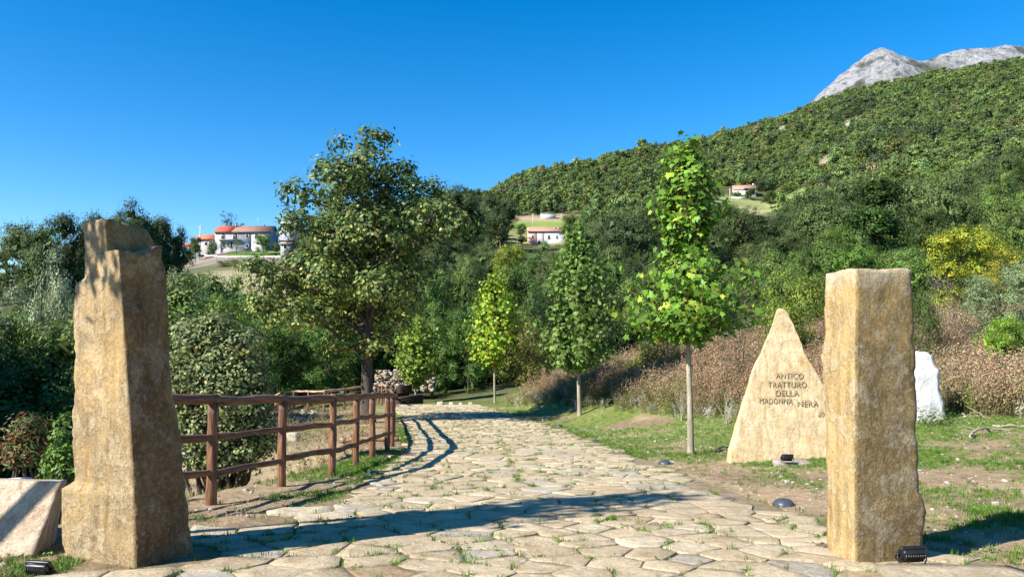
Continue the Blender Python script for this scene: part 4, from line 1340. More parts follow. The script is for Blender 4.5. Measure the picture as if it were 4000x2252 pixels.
def weed_mesh(name, R, n, h, stemc, headc, leafc, head=.02, spread=.24):
    V, Fc, C = [], [], []
    def quad(p, a, b, c):
        k = len(V); V.extend([p - a - b, p + a - b, p + a + b, p - a + b]); Fc.append([k, k + 1, k + 2, k + 3]); C.extend([c] * 4)
    for i in range(n):
        a = R.uniform(0, 2 * PI); r = spread * math.sqrt(R.random())
        p0 = np.array([math.cos(a) * r, math.sin(a) * r, 0]); hh = h * R.uniform(.55, 1.1)
        p1 = p0 + np.array([R.normal() * .08, R.normal() * .08, hh])
        s = np.array([math.cos(a * 3), math.sin(a * 3), 0]) * .004
        k = len(V); V.extend([p0 - s, p0 + s, p1 + s * .5, p1 - s * .5]); Fc.append([k, k + 1, k + 2, k + 3])
        C.extend([np.array(stemc) * R.uniform(.7, 1.2)] * 4)
        for q in range(13):
            t = R.uniform(.55, 1.04)
            p = p0 + (p1 - p0) * t + R.normal(size=3) * np.array([.07, .07, .02]) * (1.25 - t + .5)
            d1 = norm(R.normal(size=3)); d2 = norm(np.cross(d1, R.normal(size=3)))
            quad(p, d1 * head * R.uniform(.5, 1.2), d2 * head * R.uniform(.4, .8), np.clip(np.array(headc) * R.uniform(.6, 1.35), 0, .9))
        for q in range(4):
            t = R.uniform(.05, .65)
            p = p0 + (p1 - p0) * t + R.normal(size=3) * .04
            d1 = norm(R.normal(size=3)); d2 = norm(np.cross(d1, R.normal(size=3)))
            quad(p, d1 * .045, d2 * .011, np.clip(np.array(leafc) * R.uniform(.6, 1.3), 0, .9))
    return new_mesh(name, V, Fc, MAT['dry'], False, np.array(C))

def weeds():
    R = np.random.default_rng(9)
    br, rd, gy, ol = (.36, .265, .155), (.36, .23, .14), (.44, .40, .34), (.17, .19, .06)
    ms = [weed_mesh('dry_aster', R, 9, .95, (.20, .15, .09), br, (.17, .15, .07)), weed_mesh('dry_aster', R, 9, 1.05, (.20, .14, .09), rd, (.13, .13, .05)),
          weed_mesh('grey_stalks', R, 9, .6, gy, gy, gy, .02), weed_mesh('green_weed', R, 9, .65, ol, (.16, .17, .05), (.10, .14, .03), .022), weed_mesh('dry_grass', R, 14, .75, (.34, .28, .13), (.36, .30, .15), (.30, .27, .12), .014, .25)]
    n = 26000
    y = R.uniform(13, 47, n); t = R.random(n)
    x = path_r(y) + t * (30 - .0 * y)
    # front edge of the weed belt, set back from the track
    edge = np.interp(y, [13, 16, 20, 25, 30, 36, 42, 47], [10.5, 8.6, 6.2, 3.6, 2.9, 2.0, 1.2, .8]) + .6 * fbm(np.stack([x * .4, y * .4, 0 * x], 1), 3)
    d = x - path_r(y) - edge
    keep = (d > 0) & (x < .78 * y + 3) & (y + x * .35 < 41 + R.normal(size=n) * 1.5) & (R.random(n) < .35 + .65 * sstep(0, 1.5, d))
    keep &= ~((np.abs(x - 10.3) < 1.0) & (np.abs(y - 18) < 2.0))
    keep &= ~((x > 3.5) & (y < 15.2) & (x < 7.5))
    x, y, d = x[keep], y[keep], d[keep]
    n = len(x)
    nz = fbm(np.stack([x * .22, y * .22, 0 * x + 2], 1), 3)
    idx = np.where(nz > .10, 1, 0)
    idx = np.where(R.random(n) < .26, 3, idx)
    idx = np.where(R.random(n) < .24, 4, idx)
    front = d < 1.0
    idx = np.where(front & (R.random(n) < .35), 2, idx)
    idx = np.where(front & (R.random(n) < .35), 3, idx)
    s = R.uniform(.7, 1.2, n) * (.55 + .45 * sstep(0, 1.6, d))
    print('weeds', n)
    scatter('weeds', np.stack([x, y, ground_z(x, y) - .02], 1), zrot(n, R, .08), np.stack([s, s, s * R.uniform(.9, 1.25, n)], 1), idx, ms, 'tall dry brown weeds covering the bank', 'weeds')
    # dry grass on the bank and slope left of the fence
    m2 = [ms[4], tuft_mesh('dry_tuft', R, 20, .16, .006, .10, (.33, .27, .15), .25, .9), tuft_mesh('green_tuft', R, 20, .12, .008, .09, (.12, .18, .03), .25, .8)]
    n = 5200
    y = R.uniform(8, 46, n); sdist = R.uniform(.5, 12, n); x = fence_x(y) - sdist
    k = R.random(n) < np.interp(sdist, [0, 3, 8, 12], [.35, .8, .8, .3])
    x, y = x[k], y[k]; n = len(x)
    idx = R.choice(3, n, p=[.06, .64, .30])
    scatter('dry_grass', np.stack([x, y, ground_z(x, y) - .01], 1), zrot(n, R, .15), uni(n, R, .4, 1.0), idx, m2, 'dry grass on the slope below the log fence', 'grass')
weeds()
# ------------------------------------------------------------------ standing stones
def loft_stone(edges, z0, z1, nz, ns, R, cols, amp=.015, chip=.02, topz=None, seed=0):
    """edges: four functions z -> (x,y) going round; returns V, faces, colours"""
    zs = np.linspace(z0, z1, nz)
    V, C = [], []
    for z in zs:
        cs = [np.array(e(z)) for e in edges]
        for i in range(4):
            a, b = cs[i], cs[(i + 1) % 4]
            for j in range(ns[i]):
                t = j / ns[i]
                V.append((*(a + (b - a) * t), z)); C.append(cols[i])
    V, C = np.array(V), np.array(C, float)
    per = sum(ns)
    cen = np.repeat(np.array([V[k * per:(k + 1) * per].mean(0) for k in range(nz)]), per, 0)
    d = norm((V - cen) * np.array([1, 1, 0]))
    corner = np.zeros(per)
    acc = 0
    for i in range(4):
        corner[acc] = 1; corner[(acc + 1) % per] = .35; corner[acc - 1] = .35
        acc += ns[i]
    cr = np.tile(corner, nz)
    n1 = fbm(V * 2.3 + seed, 4); n2 = fbm(V * 9 + seed, 3); n3 = fbm(V * np.array([5, 5, 9.0]) + seed + 9, 3)
    V = V + d * (n1 * amp * 1.8 + n2 * amp * .7)[:, None]
    V = V - d * (cr * chip * (.25 + 1.6 * np.maximum(n3, 0)))[:, None]
    V[:, 2] += np.where(np.arange(len(V)) >= (nz - 1) * per, .012 * n2 * 2, .006 * n2)
    if topz is not None:
        for q in range(1, 4):
            sel = slice((nz - q) * per, (nz - q + 1) * per)
            V[sel, 2] += topz(V[sel]) * (1 - (q - 1) / 3)
    Fc = []
    for k in range(nz - 1):
        for j in range(per):
            Fc.append([k * per + j, k * per + (j + 1) % per, (k + 1) * per + (j + 1) % per, (k + 1) * per + j])
    # top: shrinking rings with a little relief
    ring = np.arange((nz - 1) * per, nz * per)
    prev = ring
    tc = V[ring].mean(0)
    for f in (.8, .55, .3):
        W = tc + (V[ring] - tc) * f
        W[:, 2] = V[ring][:, 2] * f + tc[2] * (1 - f) + .012 * fbm(W * 6, 3) + .006
        b = len(V)
        V = np.concatenate([V, W]); C = np.concatenate([C, np.tile(np.array(cols[4]), (per, 1))])
        cur = np.arange(b, b + per)
        Fc += [[prev[j], prev[(j + 1) % per], cur[(j + 1) % per], cur[j]] for j in range(per)]
        prev = cur
    V = np.concatenate([V, [tc + [0, 0, .012]]]); C = np.concatenate([C, [cols[4]]])
    Fc += [[prev[j], prev[(j + 1) % per], len(V) - 1] for j in range(per)]
    return V, Fc, C

def edge_fn(pts, D):
    """an upright edge traced in the photograph, at its own distance"""
    Q = np.array([at(px, py, D) for px, py in pts])
    Q = Q[np.argsort(Q[:, 2])]
    return lambda z: (np.interp(z, Q[:, 2], Q[:, 0]), D)

def tall_stone():
    L = edge_fn([(240, 2200), (238, 1898), (290, 1884), (285, 1800), (276, 1560), (284, 1500), (291, 1400), (286, 1250), (293, 1108), (328, 1084), (326, 1000), (317, 868)], 5.95)
    Cc = edge_fn([(535, 2210), (530, 2000), (515, 1700), (495, 1400), (480, 1200), (464, 985), (456, 868)], 5.58)
    Rr = edge_fn([(764, 2185), (748, 2100), (735, 1900), (700, 1650), (674, 1450), (660, 1250), (652, 1080), (634, 955), (600, 870)], 6.03)
    Bk = lambda z: (L(z)[0] + Rr(z)[0] - Cc(z)[0] - .02, 6.42)
    R = np.random.default_rng(3)
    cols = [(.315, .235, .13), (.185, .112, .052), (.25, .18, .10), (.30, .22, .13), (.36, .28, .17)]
    zb = min(gz(-3.2, 5.9), gz(-2.8, 5.6)) - .12
    zs = at(470, 975, 5.6)[2]
    z_top = at(360, 868, 5.95)[2]
    def shoulder(v):            # the front shoulder dips in a curve towards the notch
        t = np.clip((v[:, 0] - Cc(zs)[0]) / (Rr(zs)[0] - Cc(zs)[0]), 0, 1)
        return np.where(v[:, 0] > Cc(zs)[0] - .02, .10 * t - .05 * np.sin(t * PI), 0)
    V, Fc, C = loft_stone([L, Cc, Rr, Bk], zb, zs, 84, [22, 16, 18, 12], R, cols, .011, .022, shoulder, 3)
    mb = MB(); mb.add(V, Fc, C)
    l2 = lambda z: (L(z)[0] + .004, 5.953)
    c2 = lambda z: (L(z)[0] + (Cc(z)[0] - L(z)[0]) * .70, 5.953 - .37 * .70)
    r2 = lambda z: (Rr(z)[0] - .10 - .1 * max(0, z - zs), 6.16)
    b2 = lambda z: (Bk(z)[0] + .004, 6.415)
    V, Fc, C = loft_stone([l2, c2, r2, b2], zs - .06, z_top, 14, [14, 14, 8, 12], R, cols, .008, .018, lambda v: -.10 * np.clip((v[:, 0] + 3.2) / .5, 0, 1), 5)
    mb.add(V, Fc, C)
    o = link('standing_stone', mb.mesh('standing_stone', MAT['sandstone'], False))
    tag(o, 'tall ochre standing stone with a notched top, left of the track', 'standing stone', 'standing stones flanking the track')
tall_stone()

def square_stone():
    L = edge_fn([(3226, 2190), (3226, 2000), (3224, 1750), (3222, 1600), (3205, 1400), (3222, 1300), (3212, 1180), (3222, 1050)], 6.2)
    Cc = edge_fn([(3338, 2215), (3340, 1900), (3342, 1500), (3345, 1200), (3338, 1052)], 5.66)
    Rr = edge_fn([(3608, 2215), (3606, 2090), (3618, 2000), (3612, 1945), (3590, 1925), (3590, 1800), (3582, 1500), (3572, 1250), (3563, 1055)], 5.82)
    Bk = lambda z: (Rr(z)[0] + .07, 6.42)
    R = np.random.default_rng(4)
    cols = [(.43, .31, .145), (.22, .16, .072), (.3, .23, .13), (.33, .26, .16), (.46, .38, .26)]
    zb = min(gz(3.2, 5.8), gz(2.7, 5.6)) - .12
    zt = at(3400, 1052, 5.8)[2]
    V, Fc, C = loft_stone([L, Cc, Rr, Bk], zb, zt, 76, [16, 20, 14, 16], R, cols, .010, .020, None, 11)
    # freshly broken pale corner at the top of the front face
    k = sstep(zt - .26, zt - .06, V[:, 2] - .25 * np.abs(V[:, 0] - 2.78) + .06 * fbm(V * 6, 3))[:, None] * (V[:, 0] < 3.15)[:, None]
    C = C * (1 - k) + np.array([.56, .47, .34]) * k
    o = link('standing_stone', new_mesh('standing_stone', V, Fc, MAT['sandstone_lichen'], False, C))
    tag(o, 'square cut lichened standing stone with a flat top, right of the track', 'standing stone', 'standing stones flanking the track')
square_stone()

def text_mesh(txt, size):
    cu = bpy.data.curves.new('inscription', 'FONT')
    cu.body, cu.size, cu.align_x = txt, size, 'CENTER'
    cu.space_character = 1.12
    cu.extrude = .004
    cu.offset = -size * .006
    ob = bpy.data.objects.new('inscription', cu)
    COL.link(ob)
    dg = bpy.context.evaluated_depsgraph_get()
    me = bpy.data.meshes.new_from_object(ob.evaluated_get(dg))
    bpy.data.objects.remove(ob); bpy.data.curves.remove(cu)
    return me

def inscribed_stone():
    D = 13.6
    Lp = [(2848, 1800), (2852, 1775), (2872, 1710), (2886, 1655), (2916, 1560), (2944, 1455), (2972, 1395), (2990, 1360), (3020, 1290), (3037, 1245), (3043, 1215), (3050, 1204)]
    Rp = [(3330, 1800), (3325, 1760), (3290, 1650), (3255, 1560), (3215, 1480), (3190, 1430), (3162, 1380), (3140, 1310), (3119, 1258), (3106, 1224), (3096, 1208), (3088, 1204)]
    lf, rf = edge_fn(Lp, D), edge_fn(Rp, D - .2)
    zb = gz(at(3050, 1785, D)[0], D) - .15
    zt = at(3065, 1204, D)[2]
    SK = -.16
    th = lambda z: .14 + .30 * (zt - z) / (zt - zb)
    lean = lambda z: .16 * (z - zb) / (zt - zb)
    FL = lambda z: (lf(z)[0], D + lean(z))
    FR = lambda z: (rf(z)[0], D + SK * (rf(z)[0] - lf(z)[0]) + lean(z))
    BR = lambda z: (rf(z)[0] + .03, D + SK * (rf(z)[0] - lf(z)[0]) + th(z) + lean(z))
    BL = lambda z: (lf(z)[0] + .06, D + th(z) + lean(z))
    R = np.random.default_rng(6)
    cols = [(.54, .43, .275), (.42, .33, .22), (.42, .34, .22), (.58, .46, .29), (.6, .5, .35)]
    V, Fc, C = loft_stone([FL, FR, BR, BL], zb, zt, 66, [44, 8, 20, 8], R, cols, .013, .02, None, 21)
    k = (np.exp(-(((V[:, 0] - at(3150, 1410, D)[0]) / .16) ** 2 + ((V[:, 2] - at(3150, 1410, D)[2]) / .13) ** 2)) * .7)[:, None]
    C = C * (1 - k) + np.array([.50, .30, .12]) * k
    o = link('inscribed_stone', new_mesh('inscribed_stone', V, Fc, MAT['pale_stone'], False, C))
    tag(o, 'pale pointed boulder carved with ANTICO TRATTURO DELLA MADONNA NERA', 'boulder')
    m, nt, bs = material('raised_letter')  # raised letters, coloured darker to look carved
    bs.inputs['Roughness'].default_value = .95
    c = ramp(nt, noise(nt, 30, 4, .6, objco(nt)), [(.3, (.22, .165, .105)), (.7, (.36, .285, .185))])
    nt.links.new(c, bs.inputs['Base Color'])
    for txt, px, py, wpx in [('ANTICO', 3078, 1474, 102), ('TRATTURO', 3068, 1508, 143), ('DELLA', 3066, 1541, 85), ('MADONNA', 3023, 1571, 122), ('NERA', 3140, 1580, 74), ('202', 3193, 1617, 34)]:
        p = np.array(at(px, py, D))
        z = p[2]
        t = (p[0] - FL(z)[0]) / (FR(z)[0] - FL(z)[0])
        yy = FL(z)[1] + (FR(z)[1] - FL(z)[1]) * t - .028
        me = text_mesh(txt, .125)
        co = np.array([v.co for v in me.vertices]); wid = co[:, 0].max() - co[:, 0].min()
        f = wpx * D / F / wid
        for v in me.vertices:
            v.co.x *= f; v.co.y *= 1.25 if txt != '202' else 1.0
        me.materials.append(m)
        rz = math.atan2(FR(z)[1] - FL(z)[1], FR(z)[0] - FL(z)[0])
        link('inscription', me, o, (p[0], yy, z), (math.radians(90) - math.atan2(.16, zt - zb), 0, rz))
inscribed_stone()

def rough_block(name, corners, R, amp, mat, col, label, cat, div=9, seed=0, group=None, smooth=False, rnd=.10):
    """8 corners: bottom ring then top ring; subdivided faces with broken relief"""
    c = np.array(corners, float)
    V, Fc = [], []
    for f in ([0, 1, 5, 4], [1, 2, 6, 5], [2, 3, 7, 6], [3, 0, 4, 7], [4, 5, 6, 7], [3, 2, 1, 0]):
        b = len(V)
        for i in range(div + 1):
            for j in range(div + 1):
                u, v = i / div, j / div
                V.append((c[f[0]] * (1 - u) + c[f[1]] * u) * (1 - v) + (c[f[3]] * (1 - u) + c[f[2]] * u) * v)
        Fc += [[b + i * (div + 1) + j, b + (i + 1) * (div + 1) + j, b + (i + 1) * (div + 1) + j + 1, b + i * (div + 1) + j + 1] for i in range(div) for j in range(div)]
    V = np.array(V)
    cen = c.mean(0)
    d = V - cen
    rr = np.linalg.norm(d, axis=1)[:, None]
    V = V + d / rr * (fbm(V * 3.1 + seed, 4) * amp)[:, None] + d / rr * (fbm(V * 11 + seed, 3) * amp * .3)[:, None]
    mx = np.linalg.norm(c - cen, axis=1).mean()
    V = cen + (V - cen) * (1 - rnd * sstep(.75, 1.1, rr / mx))
    me = new_mesh(name, V, Fc, MAT[mat], smooth, np.array(col))
    import bmesh
    bm = bmesh.new(); bm.from_mesh(me); bmesh.ops.remove_doubles(bm, verts=bm.verts, dist=.0008)
    bmesh.ops.recalc_face_normals(bm, faces=bm.faces)
    bm.to_mesh(me); bm.free()
    return tag(link(name, me), label, cat, group)

def blocks():
    R = np.random.default_rng(2)
    a = lambda px, py, D: at(px, py, D)
    rough_block('stone_block', [a(-190, 2190, 6.05), a(128, 2185, 6.0), a(205, 2165, 6.5), a(-140, 2150, 6.9),
                                a(-90, 1872, 6.35), a(246, 1878, 6.3), a(262, 1872, 6.7), a(-70, 1862, 6.9)], R, .012, 'pale_stone', (.50, .41, .32),
                'tilted pale pinkish stone block crossed by a dark shadow', 'block', 16, 3, rnd=.015)
    rough_block('white_rock', [a(-120, 2000, 7.4), a(120, 2000, 7.4), a(120, 2000, 7.8), a(-120, 2000, 7.8), a(-60, 1900, 7.4), a(95, 1852, 7.4), a(125, 1865, 7.8), a(-60, 1880, 7.8)], R, .03, 'rock', (1, 1, 1),
                'white rock peeping over the tilted pale block', 'rock', 6, 8)
    D = 18.0
    x0 = at(3530, 1600, D)[0]; zg = gz(10.2, D) - .1
    w = lambda px, py, dd: (at(px, py, D)[0], D + dd, at(px, py, D)[2])
    b = lambda px, dd: (at(px, 1600, D)[0], D + dd, zg - .25)
    rough_block('white_boulder', [b(3480, 0), b(3708, .1), b(3712, .8), b(3480, .8), w(3500, 1345, .15), w(3662, 1385, .2), w(3665, 1385, .7), w(3500, 1350, .75)], R, .15, 'rock', (1, 1, 1),
                'white limestone boulder in the weeds behind the square standing stone', 'boulder', 14, 14)
    # flat slab under the small floodlight of the inscribed stone
    p = hit(3095, 1812)
    rough_block('stone_slab', [(p[0] - .40, p[1] - .16, p[2] - .05), (p[0] + .36, p[1] - .22, p[2] - .05), (p[0] + .33, p[1] + .18, p[2] - .05), (p[0] - .28, p[1] + .2, p[2] - .05),
                               (p[0] - .40, p[1] - .16, p[2] + .055), (p[0] + .36, p[1] - .22, p[2] + .05), (p[0] + .33, p[1] + .18, p[2] + .055), (p[0] - .28, p[1] + .2, p[2] + .06)], R, .012, 'paving', (.37, .34, .30),
                'thin grey slab in front of the inscribed stone', 'slab', 6, 5)
    # big slab the square stone stands on
    for i, (cx, cy, sx, sy, lab) in enumerate([(3.12, 5.12, .62, .36, 'large flat slab at the foot of the square standing stone')]):
        z = gz(cx, cy)
        rough_block('stone_slab', [(cx - sx, cy - sy, z - .06), (cx + sx * 1.1, cy - sy, z - .06), (cx + sx * .8, cy + sy, z - .06), (cx - sx * .8, cy + sy * 1.1, z - .06),
                                   (cx - sx, cy - sy, z + .045), (cx + sx * 1.1, cy - sy, z + .045), (cx + sx * .8, cy + sy, z + .04), (cx - sx * .8, cy + sy * 1.1, z + .045)], R, .01, 'paving', (.47, .39, .27), lab, 'slab', 8, 31)
    # loose stones
    for i, (px, py, s, lab, col) in enumerate([
            (1720, 1583, .42, 'round pale stone at the far end of the track', (.5, .42, .3)), (1762, 1580, .30, 'squarish pale stone at the end of the track, right of the round one', (.5, .42, .3)), (1800, 1580, .26, 'low kerb stone at the far end of the track, third from the round stone', (.48, .4, .28)),
            (1838, 1580, .28, 'low kerb stone at the far end of the track, nearest the yellow plane tree', (.45, .38, .28)), (1548, 1718, .14, 'white stone on the verge beside the log fence', (.55, .52, .48)),
            (2130, 1642, .33, 'flat brown stone at the foot of the dark plane tree', (.34, .27, .19)), (2615, 1810, .10, 'small pale stone beside the dome light near the large plane tree', (.4, .35, .28)), (2900, 2125, .07, 'pointed little stone lying on the flagstones', (.5, .4, .27)),
            (3075, 1885, .07, 'white pebble on the soil below the inscribed stone', (.46, .43, .38)), (1145, 1720, .55, 'pale rounded boulder on the slope below the fence', (.5, .43, .31)), (3890, 1975, .07, 'pale stone in the grass near the right edge', (.38, .33, .26)), (3640, 2100, .06, 'small stone at the right foot of the square standing stone', (.45, .38, .3))]):
        p = hit(px, py)
        h = s * .6
        q = [(dx * s * R.uniform(.4, .6) + p[0], dy * s * R.uniform(.35, .5) + p[1], p[2] - .03 * s - .02) for dx, dy in ((-1, -1), (1, -1), (1, 1), (-1, 1))]
        t = [(dx * s * R.uniform(.3, .48) + p[0], dy * s * R.uniform(.25, .42) + p[1], p[2] + h * R.uniform(.7, 1)) for dx, dy in ((-1, -1), (1, -1), (1, 1), (-1, 1))]
        rough_block('loose_stone', q + t, R, .08 * s, 'rubble', col, lab, 'stone', 5, i * 7, 'loose stones on the ground')
blocks()

# ------------------------------------------------------------------ log fences
def log_mesh(a, b, r0, r1, R, n=12, k=10, wav=.02, col=(1, 1, 1)):
    a, b = np.array(a, float), np.array(b, float)
    t = np.linspace(0, 1, n)[:, None]
    L = np.linalg.norm(b - a)
    ph = R.uniform(0, 6, 3)
    w = np.sin(t * R.uniform(5, 10) + ph) * wav * np.sin(t * PI)
    P = a + (b - a) * t + w * np.array([.5, .5, 1])
    rad = np.linspace(r0, r1, n) * (1 + .07 * np.sin(t[:, 0] * R.uniform(8, 16) + ph[0]))
    V, Fc = tube(P, rad, k, True, .16)
    return V, Fc

def fence(name, label, pts, H, rails, rp, rr, seed, tint=(1, 1, 1), rtint=None, first_open=None):
    R = np.random.default_rng(seed)
    root = root_at(name, (pts[0][0], pts[0][1], gz(*pts[0])), label, 'fence')
    o0 = np.array(root.location)
    tops = []
    for (x, y) in pts:
        z = gz(x, y)
        tl = R.normal(size=2) * .012
        a, b = np.array([x, y, z - .15]), np.array([x + tl[0], y + tl[1], z + H - rr * .6])
        V, Fc = log_mesh(a, b, rp * 1.04, rp * .94, R, 12, 12, .008)
        c0 = np.array([x, y, z])
        link('post', new_mesh('post', V - c0, Fc, MAT['wood'], True, np.array(tint) * R.uniform(.8, 1.15)), root, c0 - o0)
        tops.append(np.array([x, y, z]))
    for i in range(len(pts) - 1):
        for h in rails:
            a, b = tops[i] + [0, 0, h], tops[i + 1] + [0, 0, h]
            top = h >= H - .12
            d = norm(b - a)
            side = np.array([-d[1], d[0], 0]) * 0
            a2, b2 = (a - d * .06, b + d * .05) if top else (a - d * .02, b + d * .02)
            r = rr * (1.12 if top else .82) * R.uniform(.9, 1.08)
            mid = (a + b) / 2
            # build along local Z so that the grain runs down the log
            Ln = np.linalg.norm(b2 - a2)
            V, Fc = log_mesh((0, 0, -Ln / 2), (0, 0, Ln / 2), r * R.uniform(.9, 1.1), r * R.uniform(.85, 1.0), R, 14, 10, .022)
            q = Vector(b2 - a2).to_track_quat('Z', 'Y')
            jit = R.normal() * .012
            ob = link('rail', new_mesh('rail', V, Fc, MAT['wood'], True, np.array(rtint or tint) * R.uniform(.8, 1.1)), root, (a2 + b2) / 2 - o0 + np.array([0, 0, jit]), q.to_euler())
    return root
NEAR_POSTS = [(-4.15, 7.35), (-3.59, 8.97), (-3.26, 10.6), (-2.86, 11.9), (-2.80, 13.4), (-2.77, 14.85), (-2.74, 16.45), (-2.92, 18.2), (-3.2, 20.1), (-3.5, 22.0), (-3.85, 24.0), (-4.2, 26.0), (-4.55, 28.0), (-4.95, 30.2)]
fence('log_fence', 'brown three rail log fence beside the flagstone track', NEAR_POSTS, 1.22, (1.22, .80, .38), .062, .055, 71, (.85, .74, .66), (.78, .70, .68))
far_px = [(1478, 1600, 46), (1430, 1602, 44.5), (1345, 1602, 43), (1266, 1606, 42), (1203, 1602, 42.5), (1148, 1598, 44), (1102, 1590, 45.5), (1076, 1582, 47.5), (1085, 1576, 50), (1130, 1575, 51.5)]
fence('log_fence', 'weathered two rail fence looping beyond the oak', [(-6.9, 41), (-7.6, 43.5)] + [(ray(px, py)[0] * D, D) for px, py, D in far_px], 1.18, (1.18, .6), .06, .06, 72, (.8, .8, .85), (1.7, 2.1, 2.8))
p = hit(1440, 1732)
log_root = link('fallen_log', new_mesh('fallen_log', *log_mesh((-.75, 0, .08), (.75, .2, .09), .07, .06, np.random.default_rng(4)), MAT['wood'], True, np.array((1.3, 1.4, 1.4))), None, p)
tag(log_root, 'bare log lying behind the fence posts', 'log')

# ------------------------------------------------------------------ floodlights and dome lights
def floodlight(label, loc, w, yaw, tilt, group='black floodlights'):
    """seen from behind: finned housing on a U bracket"""
    root = root_at('floodlight', loc, label, 'floodlight', group)
    root.rotation_euler = (0, 0, yaw)
    root.scale = (w, w, w)
    M = Matrix.Rotation(tilt, 4, 'X')
    hz = .42
    def T(p): return np.array(M @ Vector(p)) + [0, 0, hz]
    def body(hw, hh, y0, y1, rnd, taper=1.0):
        a = []
        for cx, cz, st in ((1, 1, 0), (-1, 1, 1), (-1, -1, 2), (1, -1, 3)):
            for q in range(4):
                an = (st + q / 3.0) * PI / 2
                a.append((cx * (hw - rnd) + rnd * math.cos(an), cz * (hh - rnd) + rnd * math.sin(an)))
        n = len(a)
        V = [T((x, y0, z)) for x, z in a] + [T((x * taper, y1, z * taper)) for x, z in a]
        return V, [[i, (i + 1) % n, n + (i + 1) % n, n + i] for i in range(n)] + [list(range(n))[::-1], list(range(n, 2 * n))]
    g = MB(); V, Fc = body(.5, .34, 0.0, .10, .07); g.add(V, Fc); link('front_frame', g.mesh('front_frame', MAT['black_metal']), root)
    g = MB(); V, Fc = body(.43, .28, -.16, 0.0, .08, 1.06); g.add(V, Fc); link('housing', g.mesh('housing', MAT['black_metal']), root)
    g = MB(); V, Fc = body(.45, .29, .101, .106, .05); g.add(V, Fc, (8, 8, 8)); link('lens', g.mesh('lens', MAT['dark_glass']), root)
    fm = None
    for i in range(9):
        x = -.36 + i * .09
        if fm is None:
            g = MB(); V = []
            g.add([T((sx * .014, y, z)) for sx in (-1, 1) for y, z in ((-.16, -.20), (-.16, .22), (-.25, .17), (-.25, -.14))], [[0, 1, 2, 3], [7, 6, 5, 4], [0, 4, 5, 1], [1, 5, 6, 2], [2, 6, 7, 3], [3, 7, 4, 0]])
            fm = g.mesh('fin', MAT['black_metal'])
        link('fin', fm, root, (x, 0, 0))
    g = MB(); g.add([T((sx * .22, -.165 - .01 * s, z)) for s in (0, 1) for sx, z in ((-1, -.26), (1, -.26), (1, -.215), (-1, -.215))], [[0, 1, 2, 3], [7, 6, 5, 4], [0, 4, 5, 1], [1, 5, 6, 2], [2, 6, 7, 3], [3, 7, 4, 0]], (18, 18, 18))
    link('rating_plate', g.mesh('rating_plate', MAT['black_metal']), root)
    g = MB()
    g.tube([(-.53, 0, hz), (-.55, -.05, .22), (-.42, -.08, .025), (0, -.08, .02), (.42, -.08, .025), (.55, -.05, .22), (.53, 0, hz)], .025, 8)
    link('bracket', g.mesh('bracket', MAT['black_metal'], True), root)
    g = MB(); g.tube([(-.56, 0, hz), (-.48, 0, hz)], .05, 10); g.tube([(.48, 0, hz), (.56, 0, hz)], .05, 10)
    link('hinge', g.mesh('hinge', MAT['black_metal'], True), root)
    return root
pl = tuple(hit(3562, 2236)[:2]); floodlight('black floodlight on a slab at the foot of the square standing stone', (pl[0], pl[1], gz(*pl) + .045), .205, .12, math.radians(40))
pl = hit(155, 2268); pl[2] = gz(pl[0], pl[1]); floodlight('black floodlight cut by the lower frame edge, before the tilted block', tuple(pl), .19, -.15, math.radians(35))
pl = hit(3078, 1818); floodlight('small black floodlight on the thin slab before the inscribed stone', (pl[0] - .02, pl[1] - .02, gz(pl[0], pl[1]) + .058), .20, -.05, math.radians(45))

def dome(label, px, py, d):
    p = hit(px, py)
    root = root_at('dome_light', p, label, 'path light', 'dome lights along the track')
    V, Fc = [], []
    k, m = 18, 6
    for i in range(m):
        a = i / m * PI / 2
        for j in range(k):
            t = j * 2 * PI / k
            V.append((math.cos(a) * math.cos(t) * d / 2, math.cos(a) * math.sin(t) * d / 2, math.sin(a) * d * .30))
    V.append((0, 0, d * .30))
    Fc = [[i * k + j, i * k + (j + 1) % k, (i + 1) * k + (j + 1) % k, (i + 1) * k + j] for i in range(m - 1) for j in range(k)] + [[(m - 1) * k + j, (m - 1) * k + (j + 1) % k, m * k] for j in range(k)]
    link('dome_cap', new_mesh('dome_cap', V, Fc, MAT['dome'], True, np.array((1., 1, 1))), root, (0, 0, .008))
    g = MB(); g.tube([(0, 0, -.04), (0, 0, .010)], d * .54, 18, (.7, .7, .7))
    link('base_ring', g.mesh('base_ring', MAT['dome']), root)
for i, (px, py, lab) in enumerate([
        (3062, 1975, 'dark dome light at the track edge, nearest the square standing stone'), (2597, 1812, 'dark dome light below the foot of the large plane tree'),
        (2326, 1726, 'dark dome light on the right verge, third from the square standing stone'), (2184, 1668, 'dark dome light on the right verge near the dark plane tree'),
        (1458, 1858, 'dark dome light on the left verge, nearest the tall standing stone'), (1568, 1758, 'dark dome light on the left verge, second from the tall standing stone'),
        (1598, 1708, 'dark dome light on the left verge, third from the tall standing stone')]):
    dome(lab, px, py, .24)
q0, q1 = hit(2795, 1757), hit(2860, 1748)
g = MB(); g.tube([q0 + [0, 0, .0], q0 * .5 + q1 * .5 + [0, 0, .05], q1 + [0, 0, .01], q1 + [.3, .05, 0]], .014, 6)
tag(link('cable', g.mesh('cable', MAT['black_metal'], True)), 'black cable loop in the grass at the left foot of the inscribed stone', 'cable')

